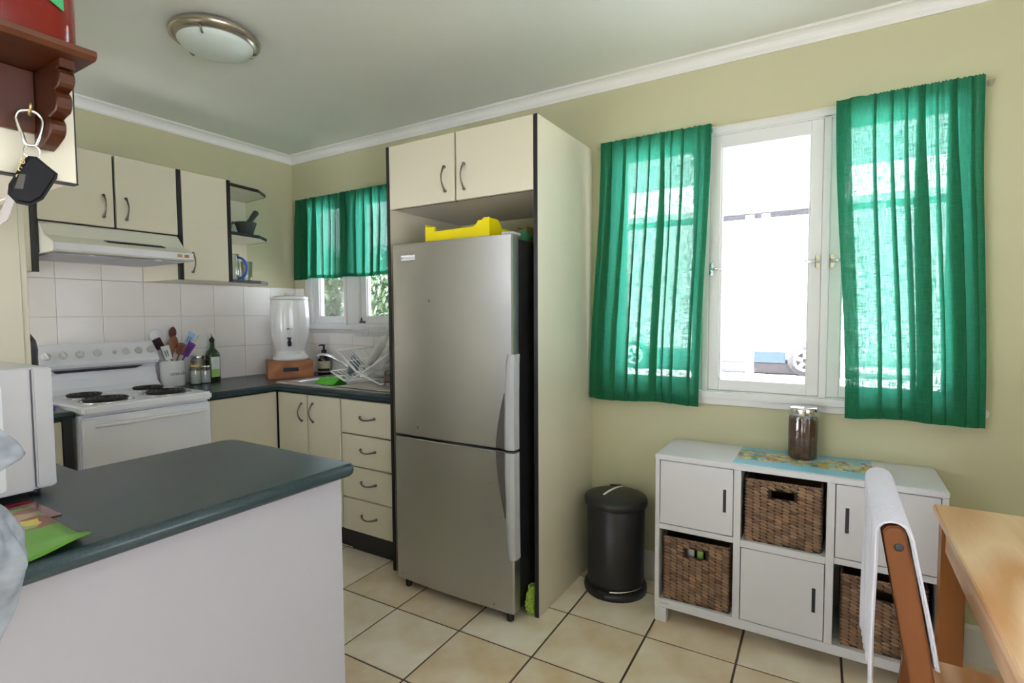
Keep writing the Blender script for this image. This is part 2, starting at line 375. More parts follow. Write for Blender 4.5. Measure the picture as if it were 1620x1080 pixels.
# ------------------------------------------------------------------ mesh helpers
class MB:
    def __init__(s): s.v = []; s.f = []; s.sm = []
    def add(s, vs, fs, smooth=False, T=None):
        o = len(s.v)
        s.v += [tuple(T @ Vector(p)) if T is not None else tuple(p) for p in vs]
        s.f += [tuple(i + o for i in f) for f in fs]
        s.sm += [smooth] * len(fs)
        return s
    def bm(s, b, smooth=False, T=None):
        b.verts.index_update()
        s.add([v.co.copy() for v in b.verts], [[v.index for v in f.verts] for f in b.faces], smooth, T)
        b.free(); return s
    def box(s, x0, x1, y0, y1, z0, z1, bev=0.0, seg=2, T=None, smooth=False):
        b = bmesh.new()
        bmesh.ops.create_cube(b, size=1)
        for v in b.verts:
            v.co = Vector(((x0 + x1) / 2 + v.co.x * (x1 - x0), (y0 + y1) / 2 + v.co.y * (y1 - y0), (z0 + z1) / 2 + v.co.z * (z1 - z0)))
        if bev: bmesh.ops.bevel(b, geom=b.edges[:], offset=bev, segments=seg, affect='EDGES', clamp_overlap=True)
        return s.bm(b, smooth, T)
    def prism(s, poly, axis, a0, a1, bev=0.0, seg=2, T=None, smooth=False, clamp=True):
        # poly: 2-D points; axis 'x' -> (y,z), 'y' -> (x,z), 'z' -> (x,y)
        def P(p, a): return {'x': (a, p[0], p[1]), 'y': (p[0], a, p[1]), 'z': (p[0], p[1], a)}[axis]
        b = bmesh.new()
        lo = [b.verts.new(P(p, a0)) for p in poly]; hi = [b.verts.new(P(p, a1)) for p in poly]
        n = len(poly)
        b.faces.new(lo[::-1]); b.faces.new(hi)
        for i in range(n): b.faces.new((lo[i], lo[(i + 1) % n], hi[(i + 1) % n], hi[i]))
        bmesh.ops.recalc_face_normals(b, faces=b.faces[:])
        if bev:
            es = [e for e in b.edges if (e.verts[0] in lo) == (e.verts[1] in lo)]
            bmesh.ops.bevel(b, geom=es, offset=bev, segments=seg, affect='EDGES', clamp_overlap=clamp)
        return s.bm(b, smooth, T)
    def lathe(s, prof, c=(0, 0, 0), seg=32, T=None, smooth=True, a0=0, a1=2 * PI):
        full = abs(a1 - a0 - 2 * PI) < 1e-6
        n = seg if full else seg + 1
        vs = []; fs = []
        for (r, z) in prof:
            for k in range(n):
                a = a0 + (a1 - a0) * k / seg
                vs.append((c[0] + r * math.cos(a), c[1] + r * math.sin(a), c[2] + z))
        for j in range(len(prof) - 1):
            for k in range(seg):
                k2 = (k + 1) % n if full else k + 1
                fs.append((j * n + k, j * n + k2, (j + 1) * n + k2, (j + 1) * n + k))
        if full:
            if prof[0][0] > 1e-5: fs.append(tuple(range(n))[::-1])
            if prof[-1][0] > 1e-5: fs.append(tuple((len(prof) - 1) * n + k for k in range(n)))
        return s.add(vs, fs, smooth, T)
    def tube(s, pts, r, seg=8, closed=False, T=None, caps=True):
        pts = [Vector(p) for p in pts]
        n = len(pts); vs = []; fs = []
        rr = r if isinstance(r, (list, tuple)) else [r] * n
        prev = None
        for i, p in enumerate(pts):
            if closed: t = pts[(i + 1) % n] - pts[i - 1]
            else: t = pts[min(i + 1, n - 1)] - pts[max(i - 1, 0)]
            t.normalize()
            if prev is None:
                a = Vector((0, 0, 1)) if abs(t.z) < 0.9 else Vector((1, 0, 0))
                u = t.cross(a).normalized()
            else:
                u = prev - t * prev.dot(t)
                u.normalize()
            w = t.cross(u); prev = u
            for k in range(seg):
                a = 2 * PI * k / seg
                vs.append(p + (u * math.cos(a) + w * math.sin(a)) * rr[i])
        m = n if closed else n - 1
        for i in range(m):
            j = (i + 1) % n
            for k in range(seg):
                k2 = (k + 1) % seg
                fs.append((i * seg + k, i * seg + k2, j * seg + k2, j * seg + k))
        if not closed and caps:
            fs.append(tuple(range(seg))[::-1]); fs.append(tuple((n - 1) * seg + k for k in range(seg)))
        return s.add(vs, fs, True, T)
    def grid(s, fn, nu, nv, smooth=True, T=None):
        vs = [fn(i / nu, j / nv) for j in range(nv + 1) for i in range(nu + 1)]
        fs = [(j * (nu + 1) + i, j * (nu + 1) + i + 1, (j + 1) * (nu + 1) + i + 1, (j + 1) * (nu + 1) + i) for j in range(nv) for i in range(nu)]
        return s.add(vs, fs, smooth, T)
    def rings(s, rings, cap0=True, cap1=True, smooth=False, T=None):
        n = len(rings[0]); vs = [p for r_ in rings for p in r_]; fs = []
        for j in range(len(rings) - 1):
            for k in range(n):
                fs.append((j * n + k, j * n + (k + 1) % n, (j + 1) * n + (k + 1) % n, (j + 1) * n + k))
        if cap0: fs.append(tuple(range(n))[::-1])
        if cap1: fs.append(tuple((len(rings) - 1) * n + k for k in range(n)))
        return s.add(vs, fs, smooth, T)
    def build(s, name, material, parent=None, loc=None, solid=0.0):
        off = Vector(loc) if loc is not None else (root_loc(parent) if parent else Vector((0, 0, 0)))
        me = bpy.data.meshes.new(name)
        me.from_pydata([tuple(Vector(p) - off) for p in s.v], [], s.f)
        me.polygons.foreach_set('use_smooth', s.sm)
        bm_ = bmesh.new(); bm_.from_mesh(me)
        bmesh.ops.recalc_face_normals(bm_, faces=bm_.faces[:])
        bm_.to_mesh(me); bm_.free()
        me.materials.append(M[material])
        o = bpy.data.objects.new(name, me)
        COL.objects.link(o)
        if parent: o.parent = parent
        else: o.location = off
        if solid:
            md = o.modifiers.new('thickness', 'SOLIDIFY'); md.thickness = solid; md.offset = 0
        return o
def root_loc(o):
    while o.parent: o = o.parent
    return o.location.copy()
def tag(o, label, cat, group=None):
    o['label'] = label; o['category'] = cat
    if group: o['group'] = group
    return o
def thing(name, loc, label, cat, group=None):
    o = bpy.data.objects.new(name, None)
    COL.objects.link(o); o.location = loc; o.empty_display_size = 0.1
    return tag(o, label, cat, group)
def structure(o): o['kind'] = 'structure'; return o
def rrect(x0, x1, y0, y1, r, n=5):
    pts = []
    for (cx, cy, a0) in ((x1 - r, y1 - r, 0), (x0 + r, y1 - r, 90), (x0 + r, y0 + r, 180), (x1 - r, y0 + r, 270)):
        for k in range(n + 1):
            a = R(a0 + 90 * k / n); pts.append((cx + r * math.cos(a), cy + r * math.sin(a)))
    return pts
def text_mesh(body, size, font_depth=0.0):
    cu = bpy.data.curves.new('lettering', 'FONT')
    cu.body = body; cu.size = size; cu.align_x = 'CENTER'; cu.align_y = 'CENTER'; cu.extrude = font_depth; cu.resolution_u = 2
    o = bpy.data.objects.new('lettering', cu)
    COL.objects.link(o)
    dg = bpy.context.evaluated_depsgraph_get(); dg.update()
    me = o.evaluated_get(dg).to_mesh()
    vs = [v.co.copy() for v in me.vertices]; fs = [tuple(p.vertices) for p in me.polygons]
    o.evaluated_get(dg).to_mesh_clear()
    bpy.data.objects.remove(o); bpy.data.curves.remove(cu)
    return vs, fs
def smoothstep(a, b, x):
    t = max(0, min(1, (x - a) / (b - a))); return t * t * (3 - 2 * t)

# ------------------------------------------------------------------ the room
CEIL = 2.455
RX, RY = 5.0, -4.6
def wall_boxes(mb, axis, p0, p1, a0, a1, z0, z1, ops):
    ops = sorted(ops)
    def b(u0, u1, w0, w1):
        if u1 - u0 > 1e-4 and w1 - w0 > 1e-4:
            if axis == 'y': mb.box(u0, u1, p0, p1, w0, w1)
            else: mb.box(p0, p1, u0, u1, w0, w1)
    cur = a0
    for (o0, o1, q0, q1) in ops:
        b(cur, o0, z0, z1); b(o0, o1, z0, q0); b(o0, o1, q1, z1); cur = o1
    b(cur, a1, z0, z1)
BIGW = (2.45, 3.85, 0.935, 2.13)
SMLW = (0.115, 1.10, 1.235, 2.13)
mb = MB(); wall_boxes(mb, 'y', 0, 0.12, -0.12, RX + 0.12, -0.15, 2.56, [BIGW, SMLW])
wall_back = structure(mb.build('wall_back', 'wall_paint'))
mb = MB(); wall_boxes(mb, 'x', -0.12, 0, RY - 0.12, 0, -0.15, 2.56, [(-3.62, -2.93, 0.55, 2.15)])
wall_left = structure(mb.build('wall_left', 'wall_paint'))
mb = MB(); wall_boxes(mb, 'x', RX, RX + 0.12, RY - 0.12, 0, -0.15, 2.56, [(-4.0, -1.7, 0.75, 2.15)])
wall_right = structure(mb.build('wall_right', 'wall_paint'))
mb = MB(); wall_boxes(mb, 'y', RY - 0.12, RY, 0, RX, -0.15, 2.56, [(0.15, 2.55, 0.02, 2.3)])
wall_front = structure(mb.build('wall_front', 'wall_paint'))
mb = MB(); mb.box(0.604, 2.44, -2.65, -2.19, 2.132, CEIL); mb.box(0.604, 0.95, -2.65, -2.537, 0, 2.132)
structure(mb.build('wall_middle', 'wall_paint'))
mb = MB(); mb.box(-0.12, RX + 0.12, RY - 0.12, 0.12, CEIL, CEIL + 0.1)
structure(mb.build('ceiling', 'ceiling_paint'))

# cornices: a stepped cove, one per wall
def cove(n=6, s=0.054):
    pts = [(0, 0), (0, -s), (0.006, -s), (0.008, -s + 0.006)]
    for k in range(n + 1):
        a = R(90 * k / n); pts.append((s - 0.006 - (s - 0.016) * math.cos(a), -0.008 - (s - 0.016) * (1 - math.sin(a))))
    pts += [(s - 0.004, -0.004), (s, -0.004), (s, 0)]
    return pts
cv = cove()
structure(MB().prism([(-p, CEIL + q) for p, q in cv], 'x', 0, RX).build('trim_1', 'cornice_paint'))
structure(MB().prism([(p, CEIL + q) for p, q in cv], 'y', RY, 0).build('trim_2', 'cornice_paint'))
structure(MB().prism([(RX - p, CEIL + q) for p, q in cv], 'y', RY, 0).build('trim_3', 'cornice_paint'))
structure(MB().prism([(-0.0, 0.0), (-0.014, 0.0), (-0.014, 0.128), (-0.008, 0.142), (0, 0.142)], 'x', 2.36, RX).build('baseboard_back', 'trim_paint'))
structure(MB().prism([(RX, 0.0), (RX - 0.014, 0.0), (RX - 0.014, 0.128), (RX - 0.008, 0.142), (RX, 0.142)], 'y', RY, 0).build('baseboard_right', 'trim_paint'))

# floor: a grout bed with single tiles laid a little off square
mb = MB(); mb.box(-0.12, RX + 0.12, RY - 0.12, 0.12, -0.15, -0.003)
floor = structure(mb.build('floor', 'grout_floor'))
def clip_poly(poly, x0, x1, y0, y1):
    for (ax, val, sgn) in ((0, x0, 1), (0, x1, -1), (1, y0, 1), (1, y1, -1)):
        out = []
        for i in range(len(poly)):
            a, b = poly[i], poly[(i + 1) % len(poly)]
            ia, ib = sgn * (a[ax] - val) >= 0, sgn * (b[ax] - val) >= 0
            if ia: out.append(a)
            if ia != ib:
                t = (val - a[ax]) / (b[ax] - a[ax]); out.append((a[0] + t * (b[0] - a[0]), a[1] + t * (b[1] - a[1])))
        poly = out
        if len(poly) < 3: return []
    return poly
TS, TR, TX, TY = 0.3408, R(1.17), 2.4562, -0.8203
ct, st = math.cos(TR), math.sin(TR)
def tpt(i, j): return (TX + TS * (i * ct - j * st), TY + TS * (i * st + j * ct))
g = 0.0042
whole_tile = None
for i in range(-9, 9):
    for j in range(-14, 4):
        q = [(i + g / TS, j + g / TS), (i + 1 - g / TS, j + g / TS), (i + 1 - g / TS, j + 1 - g / TS), (i + g / TS, j + 1 - g / TS)]
        poly = [tpt(*p) for p in q]
        cl = clip_poly(poly, 0.001, RX - 0.001, RY + 0.001, -0.001)
        if len(cl) < 3: continue
        area = abs(sum(cl[k][0] * cl[(k + 1) % len(cl)][1] - cl[(k + 1) % len(cl)][0] * cl[k][1] for k in range(len(cl)))) / 2
        if area < 0.0015: continue
        cx = sum(p[0] for p in poly) / 4; cy = sum(p[1] for p in poly) / 4
        full = len(cl) == 4 and area > 0.98 * (TS - 2 * g) ** 2
        if full and whole_tile:
            o = bpy.data.objects.new('floor_tile', whole_tile); COL.objects.link(o)
        else:
            t = MB().prism([(p[0] - cx, p[1] - cy) for p in cl], 'z', -0.008, 0.0, bev=0.0012 if full else 0, seg=1)
            o = t.build('floor_tile', 'floor_tile')
            if full: whole_tile = o.data
        o.parent = floor; o.location = (cx, cy, 0)

# glazed wall tiles behind the kitchen benches
P = 0.2025
def wall_tiles(wall, plane, a_edges, z_edges, skip):
    made = {}
    for k in range(len(a_edges) - 1):
        for j in range(len(z_edges) - 1):
            a0, a1 = sorted((a_edges[k], a_edges[k + 1])); z0, z1 = z_edges[j], z_edges[j + 1]
            if skip(a0, a1, z0, z1): continue
            w, h = a1 - a0 - 0.003, z1 - z0 - 0.003
            key = (round(w, 4), round(h, 4))
            if key not in made:
                t = MB()
                if plane == 'x': t.box(0.001, 0.007, -w / 2, w / 2, -h / 2, h / 2, 0.0012, 1)
                else: t.box(-w / 2, w / 2, -0.007, -0.001, -h / 2, h / 2, 0.0012, 1)
                o = t.build('wall_tile', 'wall_tile'); made[key] = o.data
            else:
                o = bpy.data.objects.new('wall_tile', made[key]); COL.objects.link(o)
            o.parent = wall
            c = (a0 + a1) / 2; zc = (z0 + z1) / 2
            o.location = (0, c, zc) if plane == 'x' else (c, 0, zc)
ZT = [0.8985, 1.1045, 1.3065, 1.5045, 1.7065]
YT = [-k * P for k in range(0, 13)]
wall_tiles(wall_left, 'x', YT, ZT, lambda a0, a1, z0, z1: (z0 > 1.5 and (a1 > -0.98 or a0 < -1.64)) or a0 < -2.44)
XT = [0.0, 0.112, 0.2025, 0.405, 0.6075, 0.81, 1.0125, 1.215, 1.4175, 1.511]
wall_tiles(wall_back, 'y', [0.008, 0.112], ZT[:4], lambda *a: False)
wall_tiles(wall_back, 'y', [0.112] + XT[2:], [0.8985, 1.1005, 1.186], lambda *a: False)
gb = MB(); gb.box(0, 0.004, -2.45, 0, 0.86, 1.5045); gb.box(0, 0.004, -1.62, -1.0, 1.5, 1.72)
o = gb.build('grout_bed', 'grout_wall', wall_left)
gb = MB(); gb.box(0, 0.113, -0.004, 0, 0.86, 1.5045); gb.box(0.1, 1.511, -0.004, 0, 0.86, 1.187)
o = gb.build('grout_bed', 'grout_wall', wall_back)

# ---- windows
def frame_rect(mb, x0, x1, z0, z1, y0, y1, l, r, b, t, bev=0.002):
    mb.box(x0, x0 + l, y0, y1, z0, z1, bev, 1); mb.box(x1 - r, x1, y0, y1, z0, z1, bev, 1)
    mb.box(x0 + l, x1 - r, y0, y1, z0, z0 + b, bev, 1); mb.box(x0 + l, x1 - r, y0, y1, z1 - t, z1, bev, 1)
def sash(win, x0, x1, z0, z1, y0, y1, st, bt, tp, glass='window_glass'):
    m = MB(); frame_rect(m, x0, x1, z0, z1, y0, y1, st, st, bt, tp)
    # glazing bead
    m.box(x0 + st, x0 + st + 0.006, y0 + 0.012, y1, z0 + bt, z1 - tp); m.box(x1 - st - 0.006, x1 - st, y0 + 0.012, y1, z0 + bt, z1 - tp)
    s = m.build('sash', 'trim_paint', win)
    p = MB().box(x0 + st, x1 - st, (y0 + y1) / 2 + 0.004, (y0 + y1) / 2 + 0.007, z0 + bt, z1 - tp).build('pane', glass, s)
    return s
def latch(s, x, z, y, d=1):
    m = MB()
    m.box(x - 0.009, x + 0.009, y - 0.006, y, z - 0.028, z + 0.028, 0.003)
    m.lathe([(0.008, 0), (0.008, 0.012), (0.005, 0.016), (0, 0.017)], seg=12, T=Matrix.Translation((x, y - 0.004, z)) @ Matrix.Rotation(R(90), 4, 'X'))
    m.tube([(x, y - 0.015, z), (x + 0.02 * d, y - 0.020, z + 0.001), (x + 0.042 * d, y - 0.018, z + 0.004), (x + 0.05 * d, y - 0.015, z + 0.004)], [0.006, 0.0055, 0.005, 0.003], 8)
    m.build('latch', 'chrome', s)
# large window: three casements
m = MB()
frame_rect(m, BIGW[0], BIGW[1], 0.935, 2.13, 0.0, 0.11, 0.03, 0.03, 0.02, 0.035)
for xm in (2.912, 3.379): m.box(xm - 0.013, xm + 0.013, 0.0, 0.11, 0.95, 2.12, 0.002, 1)
m.box(2.44, 3.86, -0.008, 0.0, 2.100, 2.132, 0.002, 1)         # head trim
m.box(2.40, 3.90, -0.035, 0.05, 0.924, 0.952, 0.004, 2)       # sill board
m.box(2.41, 3.89, -0.016, 0.0, 0.893, 0.924, 0.003, 1)        # apron
win1 = structure(m.build('window_1', 'trim_paint'))
for (a, b) in ((2.4805, 2.8985), (2.9255, 3.3655), (3.3925, 3.8195)):
    s = sash(win1, a, b, 0.957, 2.100, 0.012, 0.05, 0.044, 0.047, 0.06)
    if a > 2.9 and a < 3.0:
        latch(s, 2.935, 1.505, 0.012); latch(s, 3.352, 1.517, 0.012, -1)
    elif a > 3.3: latch(s, 3.404, 1.517, 0.012)
    else: latch(s, 2.885, 1.505, 0.012, -1)
m = MB(); m.box(3.371, 3.387, -0.008, 0.002, 1.487, 1.547, 0.002); m.build('catch_plate', 'trim_paint', win1)
# small window over the sink: two casements
m = MB()
frame_rect(m, SMLW[0], SMLW[1], 1.235, 2.13, 0.0, 0.11, 0.07, 0.06, 0.015, 0.035)
m.box(0.553, 0.665, 0.0, 0.09, 1.245, 2.10, 0.002, 1)
m.box(0.545, 0.556, -0.012, 0.03, 1.205, 2.10, 0.002, 1)
m.box(0.09, 1.13, -0.03, 0.05, 1.208, 1.240, 0.004, 2)
m.box(0.10, 1.12, -0.014, 0.0, 1.183, 1.208, 0.003, 1)
win2 = structure(m.build('window_2', 'trim_paint'))
s = sash(win2, 0.19, 0.545, 1.25, 2.095, 0.02, 0.055, 0.05, 0.05, 0.05)
s = sash(win2, 0.668, 1.035, 1.25, 2.095, 0.02, 0.055, 0.05, 0.05, 0.05)
m = MB(); m.tube([(0.672, 0.012, 1.262), (0.69, 0.0, 1.285), (0.70, -0.004, 1.262)], 0.005, 8); m.box(0.665, 0.71, 0.004, 0.018, 1.252, 1.266, 0.002)
m.build('latch', 'pewter', s)
# unseen dining-side openings, placed and sized for the light: window and glass door frames
m = MB()
y0, y1 = -4.0, -1.7
m.box(RX + 0.02, RX + 0.06, y0, y0 + 0.05, 0.75, 2.15); m.box(RX + 0.02, RX + 0.06, y1 - 0.05, y1, 0.75, 2.15)
m.box(RX + 0.02, RX + 0.06, y0, y1, 0.75, 0.80); m.box(RX + 0.02, RX + 0.06, y0, y1, 2.10, 2.15)
win3 = structure(m.build('window_3', 'trim_paint'))
MB().box(RX + 0.038, RX + 0.042, -3.95, -1.75, 0.80, 2.10).build('pane', 'window_glass', win3)
m = MB()
m.box(-0.08, -0.03, -3.62, -3.57, 0.55, 2.15); m.box(-0.08, -0.03, -2.98, -2.93, 0.55, 2.15); m.box(-0.08, -0.03, -3.57, -2.98, 0.55, 0.60); m.box(-0.08, -0.03, -3.57, -2.98, 2.10, 2.15)
added_win = structure(m.build('added_window_4', 'trim_paint'))  # unseen window, added for extra light and a bright band on the refrigerator
MB().box(-0.057, -0.053, -3.57, -2.98, 0.60, 2.10).build('pane', 'window_glass', added_win)
m = MB()
DXS = [0.15, 0.95, 1.75, 2.55]
for k in range(3):
    frame_rect(m, DXS[k], DXS[k + 1], 0.02, 2.3, RY - 0.06, RY - 0.02, 0.05, 0.05, 0.08, 0.06)
door1 = structure(m.build('door_1', 'trim_paint'))
for k in range(3):
    MB().box(DXS[k] + 0.05, DXS[k + 1] - 0.05, RY - 0.043, RY - 0.038, 0.10, 2.24).build('pane', 'window_glass', door1)

# ------------------------------------------------------------------ outside
structure(MB().box(-30, 30, -30, 40, -1.05, -0.75).build('ground', 'ground_concrete'))
h = thing('neighbour_house', (2, 22, -0.75), 'white neighbouring house with a dark gutter line, seen through the large window', 'house')
MB().box(-9, 13, 22, 28, -0.75, 5.4).build('wall', 'house_white', h)
MB().prism([(21.4, 5.5), (21.4, 5.65), (25, 7.6), (28.8, 5.65), (28.8, 5.5)], 'x', -9.5, 13.5).build('roof', 'house_white', h)
for (x0, x1) in ((-6, -0.95), (-0.80, 0.17), (0.50, 0.78), (1.10, 4.6), (4.9, 9)):
    MB().box(x0, x1, 21.28, 21.38, 5.12, 5.30).build('gutter', 'gutter_grey', h)
c = thing('parked_vehicle', (0.6, 17, -0.75), 'white van with blue lower trim parked outside the large window', 'van')
MB().prism([(-4.2, 0.0), (4.2, 0.0), (4.7, 0.2), (4.7, 0.8), (4.0, 0.95), (3.3, 1.75), (-4.0, 1.8), (-4.2, 1.4)], 'y', 17, 18.8, 0.05).build('body', 'car_white', c)
MB().box(-4.1, 2.05, 16.93, 17.0, -0.36, 0.0, 0.01).build('side_trim', 'car_blue', c)
MB().box(-4.1, 2.6, 16.97, 18.7, -0.72, -0.36, 0.03).build('sill', 'car_dark', c)  # dark block standing for the underbody and the shadow beneath it
for wx in (2.62, -3.0):
    w = MB().lathe([(0.0, 0), (0.47, 0), (0.50, 0.03), (0.50, 0.2), (0, 0.2)], seg=28, T=Matrix.Translation((wx, 17.05, -0.25)) @ Matrix.Rotation(R(90), 4, 'X')).build('wheel', 'tyre', c)
    hb = MB()
    for k in range(5):
        hb.box(-0.06, 0.06, 0.0, 0.30, 0.2, 0.23, T=Matrix.Translation((wx, 17.05, -0.25)) @ Matrix.Rotation(R(90), 4, 'X') @ Matrix.Rotation(R(72 * k), 4, 'Z'))
    hb.tube([(wx + 0.30 * math.cos(R(a)), 16.83, -0.25 + 0.30 * math.sin(R(a))) for a in range(0, 360, 15)], 0.045, 6, True)
    hb.build('hub', 'car_white', w)
p = MB().box(1.81, 1.96, 9.6, 9.75, -0.75, 3.2, 0.01).build('post', 'house_white', loc=(1.88, 9.69, -0.75))
tag(p, 'white square verandah post standing outside the large window', 'post')
def shrub(x, y, rx, ry, z0, z1, n, label, seed):
    rnd = random.Random(seed)
    t = thing('garden_shrub', (x, y, -0.75), label, 'shrub', 'shrubs outside the sink window')
    tr = MB()
    for k in range(5):
        a = rnd.uniform(0, 6.28)
        tr.tube([(x + 0.05 * math.cos(a), y + 0.05 * math.sin(a), -0.75), (x + 0.3 * rx * math.cos(a), y + 0.3 * ry * math.sin(a), 0.5 * (z0 + z1)), (x + 0.6 * rx * math.cos(a), y + 0.6 * ry * math.sin(a), z1 - 0.3)], [0.04, 0.025, 0.01], 6)
    tr.build('stem', 'bark', t)
    f = MB()
    for k in range(n):
        u, v, w = rnd.gauss(0, 1), rnd.gauss(0, 1), rnd.gauss(0, 1)
        l = math.sqrt(u * u + v * v + w * w); q = rnd.random() ** 0.4
        c_ = Vector((x + rx * q * u / l, y + ry * q * v / l, (z0 + z1) / 2 + (z1 - z0) / 2 * q * w / l))
        T = Matrix.Translation(c_) @ Matrix.Rotation(rnd.uniform(0, 6.28), 4, 'Z') @ Matrix.Rotation(rnd.uniform(-1.2, 1.2), 4, 'X') @ Matrix.Scale(rnd.uniform(0.9, 1.8), 4)
        f.add([(0, -0.05, 0), (0.022, 0, 0.008), (0, 0.06, 0), (-0.022, 0, 0.008)], [(0, 1, 2), (0, 2, 3)], False, T)
    fo = f.build('foliage', 'leaves', t); fo['kind'] = 'stuff'
for k, (x, y, rx, ry, z0, z1, n) in enumerate(((-5.45, 4.8, 0.86, 0.8, -0.5, 2.75, 7500), (-3.70, 4.7, 0.86, 0.8, -0.5, 2.6, 7500), (-1.95, 4.8, 0.86, 0.8, -0.5, 2.6, 5000))):
    shrub(x, y, rx, ry, z0, z1, n, ['leafy green shrub farthest left outside the sink window', 'leafy green shrub in the middle outside the sink window', 'leafy green shrub nearest the refrigerator side outside the sink window'][k], 20 + k)

# ------------------------------------------------------------------ curtains
def catmull(P, n):
    out = []
    m = len(P) - 1
    for k in range(n + 1):
        t = k / n * m; i = min(int(t), m - 1); f = t - i
        p0, p1, p2, p3 = P[max(i - 1, 0)], P[i], P[i + 1], P[min(i + 2, m)]
        out.append(tuple(0.5 * (2 * p1[c] + (p2[c] - p0[c]) * f + (2 * p0[c] - 5 * p1[c] + 4 * p2[c] - p3[c]) * f * f + (3 * p1[c] - p0[c] - 3 * p2[c] + p3[c]) * f ** 3) for c in (0, 1)))
    return out
def curtain(name, xt0, xt1, xb0, xb1, zt, zb, y, folds, seed, label, hem=0.045, amp=0.012):
    # folds: (position 0..1, depth in metres): each a real z-fold, three layers of cloth
    rnd = random.Random(seed)
    H = zt - zb
    NU, NV = 220, 48
    ph = [rnd.uniform(0, 6.28) for _ in range(8)]
    ks = [rnd.uniform(1.2, 2.2), rnd.uniform(2.5, 4), rnd.uniform(14, 18), rnd.uniform(24, 30)]
    drift = [rnd.uniform(-0.02, 0.02) for _ in folds]
    def row(v):
        e = smoothstep(0, 1, v)
        x0 = xt0 * (1 - e) + xb0 * e; x1 = xt1 * (1 - e) + xb1 * e; w = x1 - x0
        P = [(x0, 0.0)]
        last = 0.0
        for k, (p, d) in enumerate(folds):
            p2 = p + drift[k] * v
            dd = d * (0.45 + 0.55 * smoothstep(0.03, 0.45, v))
            mid = (last + p2) / 2
            P.append((x0 + w * mid, 0.004 * math.sin(ph[k % 8] + 3 * k)))
            xc = x0 + w * p2
            P += [(xc + dd * 0.55, -0.004), (xc + dd * 0.5, 0.001 + 0.1 * dd), (xc - dd * 0.45, 0.004 + 0.1 * dd), (xc - dd * 0.5, 0.009 + 0.15 * dd)]
            last = p2
        P.append((x0 + w * (last + 1) / 2, 0.003)); P.append((x1, 0.0))
        C = catmull(P, NU)
        out = []
        for k, (x, yy) in enumerate(C):
            u = (x - x0) / w
            big = amp * smoothstep(0.0, 0.35, v) * (math.sin(ks[0] * 2 * PI * u + ph[0] + v) + 0.6 * math.sin(ks[1] * 2 * PI * u + ph[1] - 0.7 * v))
            fine = 0.0022 * (math.sin(ks[2] * 2 * PI * u + ph[2]) + math.sin(ks[3] * 2 * PI * u + ph[3])) * (1 - smoothstep(0.03, 0.5, v))
            z = zt + (zb - zt) * v + 0.004 * math.sin(7 * u + seed) * v + 0.0025 * math.sin(44 * 2 * PI * u) * (1 - smoothstep(0, 0.03, v))
            out.append((x, y + yy * (0.5 + 0.5 * smoothstep(0, .2, v)) + big * 0.8 + fine - 0.008 * v, z))
        return out
    def strip_of(v0, v1, n, dy, k0=0, k1=None):
        k1 = NU if k1 is None else k1
        rows = [row(v0 + (v1 - v0) * j / n)[k0:k1 + 1] for j in range(n + 1)]
        m = MB(); nn = k1 - k0
        return m.grid(lambda u, v: (lambda p: (p[0], p[1] + dy, p[2]))(rows[round(v * n)][round(u * nn)]), nn, n)
    t = thing(name, ((xt0 + xt1) / 2, y, zb), label, 'curtain')
    strip_of(0, 1, NV, 0).build('panel', 'curtain_green', t)
    strip_of(0, 0.034 / H, 3, 0.020).build('rod_pocket', 'curtain_green', t)
    strip_of(1 - hem / H, 1, 4, 0.0025).build('bottom_hem', 'curtain_green', t)
    strip_of(0, 1, NV, 0.0025, 0, 5).build('side_hem', 'curtain_green', t)
    strip_of(0, 1, NV, 0.0025, NU - 5, NU).build('side_hem', 'curtain_green', t)
    return t
curtain('window_curtain', 2.428, 2.941, 2.371, 2.902, 2.132, 0.888, -0.066, [(0.10, 0.022), (0.24, 0.012), (0.36, 0.008), (0.47, 0.010), (0.585, 0.030), (0.66, 0.008), (0.76, 0.012), (0.90, 0.010)], 3, 'long green curtain beside the refrigerator enclosure, left of the large window')
curtain('window_curtain', 3.405, 3.849, 3.460, 3.884, 2.132, 0.895, -0.066, [(0.28, 0.006), (0.40, 0.010), (0.50, 0.012), (0.60, 0.036), (0.70, 0.008), (0.80, 0.036), (0.92, 0.018)], 11, 'long green curtain at the right of the large window, above the shelf unit end')
curtain('cafe_curtain', 0.090, 0.570, 0.075, 0.572, 2.130, 1.563, -0.042, [(0.10, 0.02), (0.22, 0.035), (0.42, 0.040), (0.60, 0.010), (0.74, 0.012), (0.88, 0.012)], 5, 'short green curtain over the left half of the sink window', hem=0.022, amp=0.008)
curtain('cafe_curtain', 0.564, 1.110, 0.562, 1.110, 2.130, 1.563, -0.047, [(0.06, 0.03), (0.26, 0.010), (0.40, 0.014), (0.52, 0.030), (0.66, 0.02), (0.82, 0.03)], 8, 'short green curtain over the right half of the sink window, next to the refrigerator', hem=0.022, amp=0.008)
def rod(x0, x1, y, z, label):
    t = thing('curtain_rod', ((x0 + x1) / 2, y, z), label, 'curtain rod')
    MB().tube([(x0, y, z), (x1, y, z)], 0.0035, 10).build('pole', 'cream_rod', t)
    for x in (x0 + 0.004, x1 - 0.004):
        b = MB(); b.tube([(x, 0, z), (x, y, z)], 0.004, 8); b.lathe([(0.012, 0), (0.012, 0.004), (0.0, 0.005)], seg=12, T=Matrix.Translation((x, 0, z)) @ Matrix.Rotation(R(90), 4, 'X'))
        b.build('bracket', 'cream_rod', t)
mat('cream_rod', (0.55, 0.50, 0.36), 0.45)
rod(2.405, 3.875, -0.0545, 2.117, 'thin cream curtain rod across the large window')
rod(0.075, 1.125, -0.0305, 2.116, 'thin cream curtain rod across the sink window')

